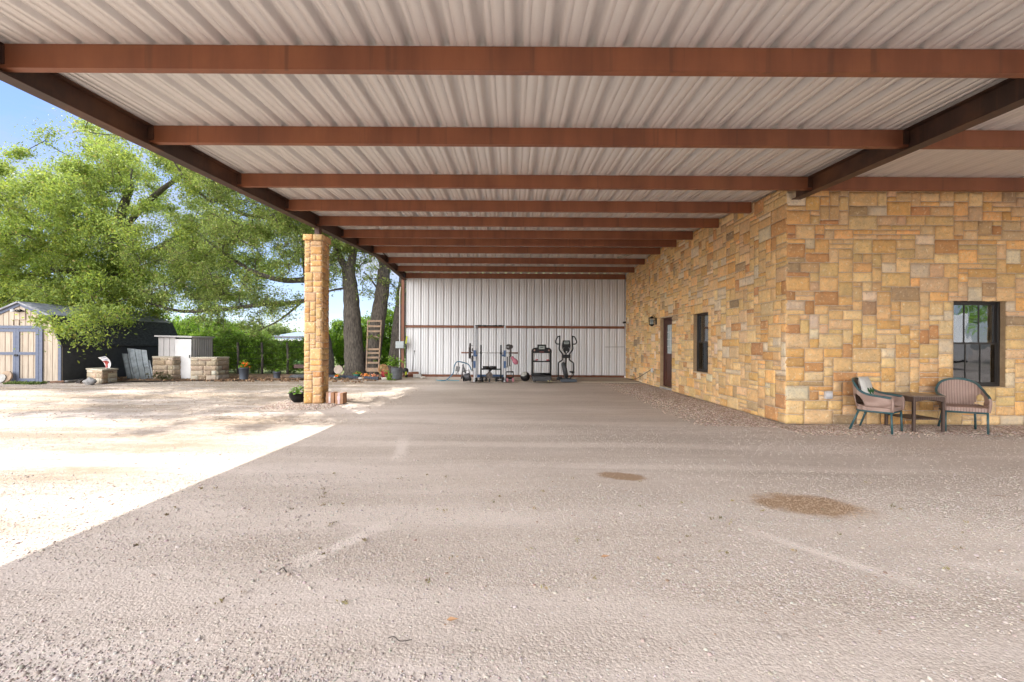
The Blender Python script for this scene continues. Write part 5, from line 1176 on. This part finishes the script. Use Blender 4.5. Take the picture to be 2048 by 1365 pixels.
for i, (px, py, s, l) in enumerate(((671, 757, .055, 'small white stone at the bed edging, nearest the stone column'), (721, 759, .065, 'pale concrete block at the gap between the edging pieces'), (768, 760, .08, 'flat pale stone by the foot of the galvanised tub'), (846, 757, .07, 'small grey block against the metal wall base'))):
    g = G(px, py); m = MB(); m.box((g.x, g.y, s * .55), (s * 2.2, s * 1.6, s * 1.1), rz=.2 * i); tag(m.build('stone_piece', M('white_stone', (.58, .54, .48), .9), bevel=.012), l, 'stone')
# leaning metal sheets
def msheet(TL, TR, BR, BL, Yt, Yb, nr, label, mat):
    a, b, c, d = P(*TL, Yt), P(*TR, Yt), P(*BR, Yb), P(*BL, Yb)
    sc = lambda p: p; n = []
    us = []
    for k in range(nr): us += [(k / nr, 0), ((k + .06) / nr, 1), ((k + .14) / nr, 1), ((k + .2) / nr, 0), ((k + .98) / nr, 0)]
    us.append((1, 0)); nrm = (b - a).cross(d - a).normalized(); nrm = nrm if nrm.y < 0 else -nrm; vs = []
    for off in (0, -.006):
        for f in (0, .5, 1):
            for u, h in us: p = a.lerp(b, u).lerp(d.lerp(c, u), f) + nrm * (.022 * h + off); vs.append(p)
    k = len(us); fs = []
    for o in (0, 3 * k):
        for r in range(2):
            for i in range(k - 1): fs.append((o + r * k + i, o + r * k + i + 1, o + (r + 1) * k + i + 1, o + (r + 1) * k + i))
    m = MB(); m.add(vs, fs); return tag(m.build('roofing_sheet', mat), label, 'metal sheet', 'roofing sheets leaning on the shed')
def Yg(px, py): return G(px, py).y
GAL = M('weathered_zinc', (.30, .33, .35), .5, .4, var=.3, scale=5); GAL2 = M('dull_zinc', (.235, .255, .26), .6, .35, var=.3, scale=6)
msheet((244, 707), (262, 709), (271, 759), (255, 759), 16.75, 16.35, 2, 'narrow darker metal sheet leaning at the left of the stack', GAL2)
msheet((254.5, 697), (293, 701), (301, 759), (267, 759), 16.65, 16.25, 3, 'tall bright ribbed metal sheet leaning on the dark shed', GAL)
msheet((258.5, 719), (296, 720.5), (303, 760), (268, 760), 16.55, 16.17, 3, 'shorter dull metal sheet leaning in front of the tall bright one', GAL2)
msheet((297, 721), (300, 721.5), (308, 759), (304, 759), 16.5, 16.15, 1, 'thin strip of metal sheet at the right end of the stack', GAL)
# planks at the shed foot
for i, (a, b, l) in enumerate((((100, 767), (128, 766), 'reddish timber lying along the foot of the cream shed wall'), ((132, 765.5), (160, 763), 'grey timber lying at the front corner of the dark shed wall'), ((156, 767), (166, 762), 'short dark plank leaning low near the limestone planter'))):
    A, B = G(*a), G(*b); m = MB(); m.bar((A.x, A.y, .035), (B.x, B.y, .045), .09, .06); tag(m.build('timber', M('timber%d' % i, ((.34, .20, .13), (.36, .34, .32), (.09, .08, .08))[i], .9, var=.3), bevel=.005), l, 'timber')
# ------------------------------------------------------------------ plants in pots
def potted(px, py, r0, r1, h, potmat, label, leafc, nl, spread, ht, seed, size=.06, flow=None, cat='potted plant', Yc=None, name='potted_plant', ribs=False):
    g = G(px, py) if Yc is None else Vector((P(px, py, Yc).x, Yc, 0)); t = thing(name, (g.x, g.y, 0), label, cat); g = Vector((g.x, g.y + r1 * .5, 0))
    m = MB(); m.lathe([(0, .0), (r0, .0), (r0 * 1.02, .02), (r1, h - .03), (r1 * 1.08, h - .03), (r1 * 1.08, h), (r1 * .95, h), (r1 * .9, h - .04), (0, h - .04)], (g.x, g.y, 0), 22); m.build('pot', potmat, t, True)
    rg = np.random.default_rng(seed); T = np.stack([g.x + rg.normal(0, spread * .6, nl), g.y + rg.normal(0, spread * .5, nl), h + np.abs(rg.normal(ht * .35, ht * .35, nl))], -1)
    if nl:
        m = MB()
        for k in range(0, nl, 2): m.tube([(g.x, g.y, h - .05), tuple((np.array([g.x, g.y, h]) + T[k]) / 2 + [0, 0, .02]), tuple(T[k])], .004, 4)
        m.build('stem', M('green_stem', (.08, .14, .03), .7), t); leafmesh('leaves', T, 10, size * 1.2, size, t, leafc, seed + 1)
    if flow:
        F_ = np.stack([g.x + rg.normal(flow[1], spread * .5, flow[2]), g.y + rg.normal(-.05, spread * .4, flow[2]), h + rg.uniform(.02, ht, flow[2])], -1); leafmesh('flower', F_, 14, .05, .05, t, [(flow[0], 3), (tuple(c * .7 for c in flow[0]), 1)], seed + 2)
    return t
GP = M('grey_pot', (.10, .115, .14), .6, var=.15)
TEALP = M('teal_glaze', (.02, .22, .19), .3, var=.1); REDP = M('red_glaze', (.32, .02, .04), .4)
potted(485, 760, .13, .165, .43, GP, 'tall dark grey pot with orange and yellow flowers by the fence', BRIC, 40, .13, .2, 1001, flow=((.75, .16, .03), .08, 10))
potted(552, 758, .10, .13, .26, GP, 'small dark grey pot at the foot of the hedge', BRIC, 12, .08, .08, 1004)
potted(713, 756, .09, .12, .13, TEALP, 'teal glazed bowl in the garden bed in front of the straight oak trunk', BRIC, 14, .10, .06, 1007, flow=((.60, .16, .08), 0, 4))
potted(674, 757, .05, .065, .08, TEALP, 'little teal pot with an orange flower near the stone column', BRIC, 8, .05, .06, 1010, flow=((.75, .20, .04), 0, 6), Yc=16.95)
potted(768, 757, .06, .08, .14, REDP, 'red pot with dark red leaves beside the galvanised tub', [((.35, .02, .05), 3), ((.2, .02, .03), 1)], 26, .09, .14, 1013, Yc=16.9)
potted(731, 755, .04, .05, .05, RUST, 'low pot of orange coral succulents under the trellis, left of the pink one', [((.55, .20, .07), 2), ((.30, .22, .06), 1)], 26, .11, .16, 1016, Yc=16.9)
potted(746, 755, .04, .05, .05, RUST, 'low pot of coral pink succulents under the trellis, right of the orange one', [((.62, .22, .16), 2), ((.20, .20, .09), 1)], 26, .11, .12, 1019, Yc=16.8)
# round black planter at the column with broad leaves
g = G(590, 806); bp = thing('bowl_planter', (g.x, g.y + .12, 0), 'round black bowl planter with broad green leaves left of the stone column', 'potted plant'); gc = Vector((g.x, g.y + .14, 0))
m = MB(); m.lathe([(0, 0), (.09, 0), (.14, .05), (.175, .12), (.185, .19), (.195, .19), (.195, .205), (.17, .205), (.16, .17), (0, .17)], tuple(gc), 26); m.build('pot', BLACK, bp, True)
rg = np.random.default_rng(77); m = MB(); cols = []
for k in range(80):
    a = rg.uniform(0, 6.28); r = rg.uniform(.02, .20); z = .21 + (.20 - r) * .8 * rg.uniform(.3, 1.1); L = rg.uniform(.07, .13); up = rg.uniform(-.35, .5)
    o = gc + Vector((r * math.cos(a) * .85, r * math.sin(a) * .85, z)); d = Vector((math.cos(a), math.sin(a), up)).normalized(); s_ = d.cross(Vector((0, 0, 1))).normalized() * L * .36
    mid = o + d * L * .5 + Vector((0, 0, .012)); tip_ = o + d * L - Vector((0, 0, .02)); n0 = len(m.v)
    m.v += [tuple(o), tuple(mid + s_ - Vector((0, 0, .012))), tuple(mid), tuple(mid - s_ - Vector((0, 0, .012))), tuple(tip_)]; m.f += [(n0, n0 + 1, n0 + 2), (n0, n0 + 2, n0 + 3), (n0 + 1, n0 + 4, n0 + 2), (n0 + 2, n0 + 4, n0 + 3)]
    c = np.array([(.12, .26, .03), (.20, .34, .05), (.06, .15, .02)][k % 3]) * rg.uniform(.8, 1.2); cols += [(*c, 1)] * 5
m.c = cols; m.build('leaves', LEAF, bp)
# cardboard boxes by the column
CARD = M('cardboard', (.36, .20, .115), .9, var=.15, scale=6)
for i, (x0, x1, py, dp, l) in enumerate(((651.5, 668, 807, .22, 'brown cardboard parcel with a white label touching the stone column'), (670, 686, 808.5, .24, 'brown cardboard parcel with pink tape, the one farther from the column'))):
    A, B = G(x0, py), G(x1, py); w = B.x - A.x; h = .235; cxx = (A.x + B.x) / 2; t = thing('cardboard_box', (cxx, A.y + dp / 2, 0), l, 'box', 'parcels beside the stone column')
    m = MB(); m.box((cxx, A.y + dp / 2, h / 2 + .002), (w, dp, h)); m.build('carton', CARD, t, bevel=.004)
    m = MB(); m.box((cxx - .005, A.y - .001, h / 2), (.045, .004, h * .96)); m.box((cxx, A.y + dp / 2, h + .003), (.05, dp * .98, .004)); m.build('tape', M('pale_tape', (.55, .42, .42), .35), t)
    m = MB(); m.box((cxx - .005, A.y - .0045, h * (.42 if i == 0 else .55)), (.03 if i == 0 else .06, .003, .09)); m.build('label', WHITE if i == 0 else M('pinkish_label', (.62, .45, .47), .6), t)
# garden bed edging, soil
sheet('garden_bed', [(-6.9, 17.15), (-5.0, 16.95), (-4.75, 17.3), (-4.75, 19.2), (-7.3, 19.2)], .03, MULCH, .04, 'dark mulch bed around the oak trunks')
EDG = M('blue_black_edging', (.022, .03, .05), .5, var=.3)
for i, (a, b, l) in enumerate((((658, 756), (678, 757), 'short black bed edging beside the stone column'), ((680, 757), (717, 759), 'blue black bed edging in front of the straight oak trunk'), ((727, 759.5), (757, 760.5), 'blue black bed edging under the pallet trellis'))):
    A, B = G(*a), G(*b); m = MB(); n_ = 7
    for k in range(n_): q0, q1 = A.lerp(B, k / n_), A.lerp(B, (k + .94) / n_); m.bar((q0.x, q0.y, .06), (q1.x, q1.y, .06), .05, .12 + .01 * (k % 2))
    m.bar((A.x, A.y + .01, .05), (B.x, B.y + .01, .05), .03, .09); tag(m.build('bed_edging', EDG, bevel=.006), l, 'edging')
# grindstone, woven disc
p = P(677, 736, 17.7); m = MB(); m.lathe([(0, -.03), (.17, -.03), (.175, 0), (.17, .03), (0, .03)], (p.x, p.y, .30), 28, Matrix.Rotation(R(80), 3, 'X')); tag(m.build('round_slab', M('pale_disc', (.40, .33, .27), .9)), 'pale round stone disc leaning between the two oak trunks nearest the column', 'stone slab')
p = P(766.5, 738, 17.6); wd = thing('woven_disc', (p.x, p.y, .1), 'round orange brown woven wheel standing beside the galvanised tub', 'ornament'); m = MB()
for r in (.05, .10, .15, .19): m.tube([(p.x + r * math.cos(k * .3142), p.y, .33 + r * math.sin(k * .3142)) for k in range(20)], .014, 6, closed=True)
for k in range(6): m.tube([(p.x, p.y, .33), (p.x + .19 * math.cos(k * 1.047), p.y, .33 + .19 * math.sin(k * 1.047))], .010, 5)
m.build('wheel', M('woven_rattan', (.42, .22, .10), .8, var=.3), wd, True)
# galvanised tub
tg = thing('galvanised_tub', tuple(G(791, 759.5)), 'grey galvanised tub with a plant at the foot of the steel corner post', 'tub'); g = G(791, 759.5) + Vector((0, .2, 0))
m = MB(); m.lathe([(0, .0), (.185, 0), (.19, .02), (.205, .2), (.21, .21), (.215, .42), (.225, .43), (.205, .43), (.19, .40), (0, .38)], tuple(g), 28); m.build('tub', M('galvanised_grey', (.15, .16, .175), .55, .3, var=.3, scale=8), tg, True)
rg = np.random.default_rng(5); T = np.stack([g.x - .05 + rg.normal(-.05, .14, 70), g.y + rg.normal(0, .1, 70), .5 + np.abs(rg.normal(0, .14, 70))], -1)
m = MB(); m.tube([(g.x, g.y, .35), (g.x - .04, g.y, .7)], .01, 5); m.build('stem', M('green_stem', (.08, .14, .03), .7), tg); leafmesh('leaves', T, 14, .06, .06, tg, BRIC, 1050)
g2 = G(778, 761); tw_ = thing('weed_clump', (g2.x, g2.y, 0), 'bright green weed growing left of the galvanised tub', 'weed'); T = np.stack([g2.x + rg.normal(0, .06, 40), g2.y + rg.normal(0, .05, 40), np.abs(rg.normal(.1, .1, 40)) + .02], -1); leafmesh('leaves', T, 14, .05, .05, tw_, BRIC, 1055)
g2 = G(318, 761); tw_ = thing('weed_clump', (g2.x, g2.y, 0), 'dark dry weeds at the foot of the left stone block', 'weed'); T = np.stack([g2.x + rg.normal(.1, .2, 60), g2.y + rg.normal(0, .05, 60), np.abs(rg.normal(.06, .10, 60)) + .02], -1); leafmesh('leaves', T, 12, .06, .06, tw_, [((.05, .045, .03), 3), ((.10, .08, .05), 1)], 1058)
# pallet trellis
PW = M('pallet_wood', (.30, .20, .125), .85, var=.4, scale=8, alt=(.19, .15, .12)); pt = thing('pallet_trellis', tuple(P(746, 745, 18.25))[:2] + (0,), 'tall weathered wooden pallet trellis leaning against an oak trunk', 'trellis')
yb_, yt_ = 18.05, 18.45
for a, b in (((733, 742), (736, 641)), ((757, 745), (763, 641))):
    m = MB(); A, B = P(*a, yb_), P(*b, yt_); A.z = max(A.z, .02); m.bar(A, B, .05, .07, up=(0, 1, 0)); m.build('rail', PW, pt, bevel=.004)
for y in (642.5, 653, 663, 674, 699, 706.5, 715.5, 726, 740):
    f = (743 - y) / 102; Yy = yb_ + (yt_ - yb_) * f - .05; A, B = P(733 + 3 * f, y, Yy), P(757.3 + 6 * f, y, Yy); m = MB(); m.bar(A, B, .03, .075 if y != 740 else .16); m.build('slat', PW, pt, bevel=.003)
rg = np.random.default_rng(61); T = [tuple(P(px, py, 18.2)) for px, py in ((737, 676), (742, 673), (748, 676), (753, 679), (735, 700), (736, 712), (734, 724), (752, 722), (757, 672))]
vt = thing('vine', T[0][:2] + (.5,), 'sparse vine climbing on the pallet trellis slats', 'vine'); m = MB(); m.tube([P(735, 742, 18.0), P(734, 720, 18.05), P(736, 700, 18.1), P(737, 676, 18.15), P(752, 677, 18.2)], .008, 5); m.build('stem', BARK, vt); leafmesh('leaves', T, 26, .10, .07, vt, DARKC + BRIC[:1], 1061)
# hanging planter on the fence
p = P(600, 733, 18.9); hp_ = thing('fence_planter', tuple(p), 'brown box planter with pale green leaves hanging on the fence by the column', 'planter'); m = MB(); m.box((p.x, p.y, p.z), (.42, .2, .16)); m.build('box', M('brown_planter', (.11, .06, .05), .7), hp_, bevel=.01)
T = np.stack([p.x + rg.normal(0, .12, 40), p.y + rg.normal(0, .06, 40), p.z + .10 + np.abs(rg.normal(0, .07, 40))], -1); leafmesh('leaves', T, 14, .05, .07, hp_, [((.12, .22, .09), 3), ((.08, .16, .05), 1)], 1066)
# meter box, trimmer, rod, log and block at the back left post
a, b = P(792.3, 683, 18.2), P(808.7, 697, 18.2); mt_ = thing('meter_box', ((a.x + b.x) / 2, 18.2, b.z), 'grey metal electrical box fixed to the brown corner post', 'electrical box')
m = MB(); m.box(((a.x + b.x) / 2, 18.17, (a.z + b.z) / 2), (b.x - a.x, .14, a.z - b.z)); m.build('enclosure', M('box_grey', (.30, .34, .35), .4, var=.1), mt_, bevel=.006)
m = MB(); m.box(((a.x + b.x) / 2, 18.095, (a.z + b.z) / 2), (b.x - a.x - .03, .014, a.z - b.z - .03)); m.build('lid', M('lid_grey', (.34, .38, .39), .4, var=.1), mt_)
LIMEY = M('lime_yellow_plastic', (.45, .50, .02), .5, var=.15); ty = 18.0
stt = thing('string_trimmer', tuple(P(812, 760, ty))[:2] + (0,), 'lime yellow and black string trimmer standing upside by the corner post', 'trimmer')
m = MB(); m.tube([P(812.5, 690, ty + .1), P(812, 745, ty)], .016, 8); m.build('shaft', BLACK, stt, True)
m = MB(); m.bar(P(814, 673, ty + .1), P(812, 688, ty + .1), .06, .05); m.build('battery_grip', LIMEY, stt, bevel=.008)
m = MB(); m.bar(P(811, 672, ty + .12), P(811, 690, ty + .12), .04, .05); m.build('grip', BLACK, stt, bevel=.008)
m = MB(); q = P(811, 742, ty); m.lathe([(.06, -.05), (.10, -.04), (.12, 0), (.10, .04), (.05, .05)], tuple(q), 16, Matrix.Rotation(R(85), 3, 'X')); m.build('guard', BLACK, stt, True)
m = MB(); m.bar(P(812, 744, ty - .08), P(812.5, 760, ty - .12), .07, .09); m.build('motor_housing', LIMEY, stt, bevel=.015)
m = MB(); q = P(813, 760, ty - .12); m.lathe([(0, -.04), (.05, -.04), (.06, 0), (.05, .05), (0, .06)], (q.x, q.y, .05), 12); m.build('spool', BLACK, stt, True)
m = MB(); A, B = P(829, 703, 18.2), P(823.5, 746, 18.0); m.tube([A, B], .012, 6); m.tube([A + Vector((0, 0, -.02)), A + Vector((0, 0, .03))], .022, 6); tag(m.build('iron_rod', DGREY), 'thin dark rod leaning on the metal wall left of centre', 'rod')
m = MB(); A, B = P(817, 748.5, 17.95), P(837, 748, 17.95); m.tube([A, B], .085, 14); tag(m.build('rusty_pipe', RUST, smooth=False), 'short rusty brown pipe lying on a pale block by the metal wall', 'pipe')
m = MB(); A, B = G(819, 758), G(836, 758); m.box(((A.x + B.x) / 2, 17.95, .07), (B.x - A.x, .2, .135)); tag(m.build('concrete_block', M('block_pale', (.48, .46, .43), .9, var=.2), bevel=.006), 'pale concrete block carrying the rusty pipe by the metal wall', 'block')
m = MB(); m.tube(spl([P(806, 748, 17.9), P(803, 755, 17.9), P(796, 759.5, 17.7), Vector((P(780, 760, 17.6).x, 17.6, .02))], 5), .012, 6); tag(m.build('garden_hose', M('grey_hose', (.36, .35, .33), .6), smooth=True), 'short grey hose curling from the corner post onto the gravel', 'hose')
# tufts of grass at the shed door, scattered dry leaves
rg = np.random.default_rng(88); A, B = G(14, 768), G(84, 768); n = 240; T = np.stack([rg.uniform(A.x, B.x, n), rg.uniform(A.y - .15, A.y + .2, n), rg.uniform(.0, .03, n)], -1)
tag(leafmesh('grass', T, 8, .06, .06, None, [((.10, .17, .05), 3), ((.16, .20, .08), 1)], 1080, mat=LEAF), 'thin strip of short green grass at the cream shed doors', None, None, 'stuff')
n = 500; T = np.stack([rg.uniform(-15, -4.9, n), rg.uniform(15.4, 17.6, n), rg.uniform(.01, .03, n)], -1)
tag(leafmesh('fallen_leaves', T, 8, .12, .07, None, [((.26, .15, .08), 3), ((.36, .24, .14), 2), ((.14, .08, .05), 1)], 1083, flat=.12, mat=PEB), 'brown fallen leaves along the hedge', None, None, 'stuff')

# small litter in the foreground
def twig(pts, r, label):
    m = MB(); m.tube(spl([(*G(*p)[:2], .012 + .01 * (i % 2)) for i, p in enumerate(pts)], 4), r, 5); tag(m.build('twig', BARK), label, 'twig')
twig([(776, 1282), (788, 1284), (800, 1288), (824, 1290)], .0022, 'thin forked dry twig lying on the gravel at the bottom of the picture')
twig([(558, 1146), (566, 1144), (573, 1149)], .004, 'short dark curved twig on the shaded gravel left of centre')
for a, l in (((905, 1243), 'single tan fallen leaf on the gravel near the bottom centre'), ((1211, 1116), 'single orange brown fallen leaf on the gravel right of centre')):
    g = G(*a); m = MB(); m.add([(g.x - .03, g.y, .006), (g.x - .01, g.y + .014, .014), (g.x + .03, g.y + .004, .010), (g.x - .008, g.y - .012, .008)], [(0, 3, 2, 1)]); tag(m.build('fallen_leaf', M('tan_leaf', (.42, .24, .12), .8)), l, 'leaf')
rg = np.random.default_rng(99); n = 60; yy = rg.uniform(2.2, 4.6, n); T = np.stack([rg.uniform(-.9, 1.0, n) * yy, yy, rg.uniform(-.004, .006, n)], -1)
tag(leafmesh('dry_weeds', T, 7, .028, .022, None, [((.20, .17, .07), 3), ((.26, .19, .11), 2)], 1090, flat=.3, mat=PEB), 'tiny dry weed sprouts scattered in the gravel', None, None, 'stuff')
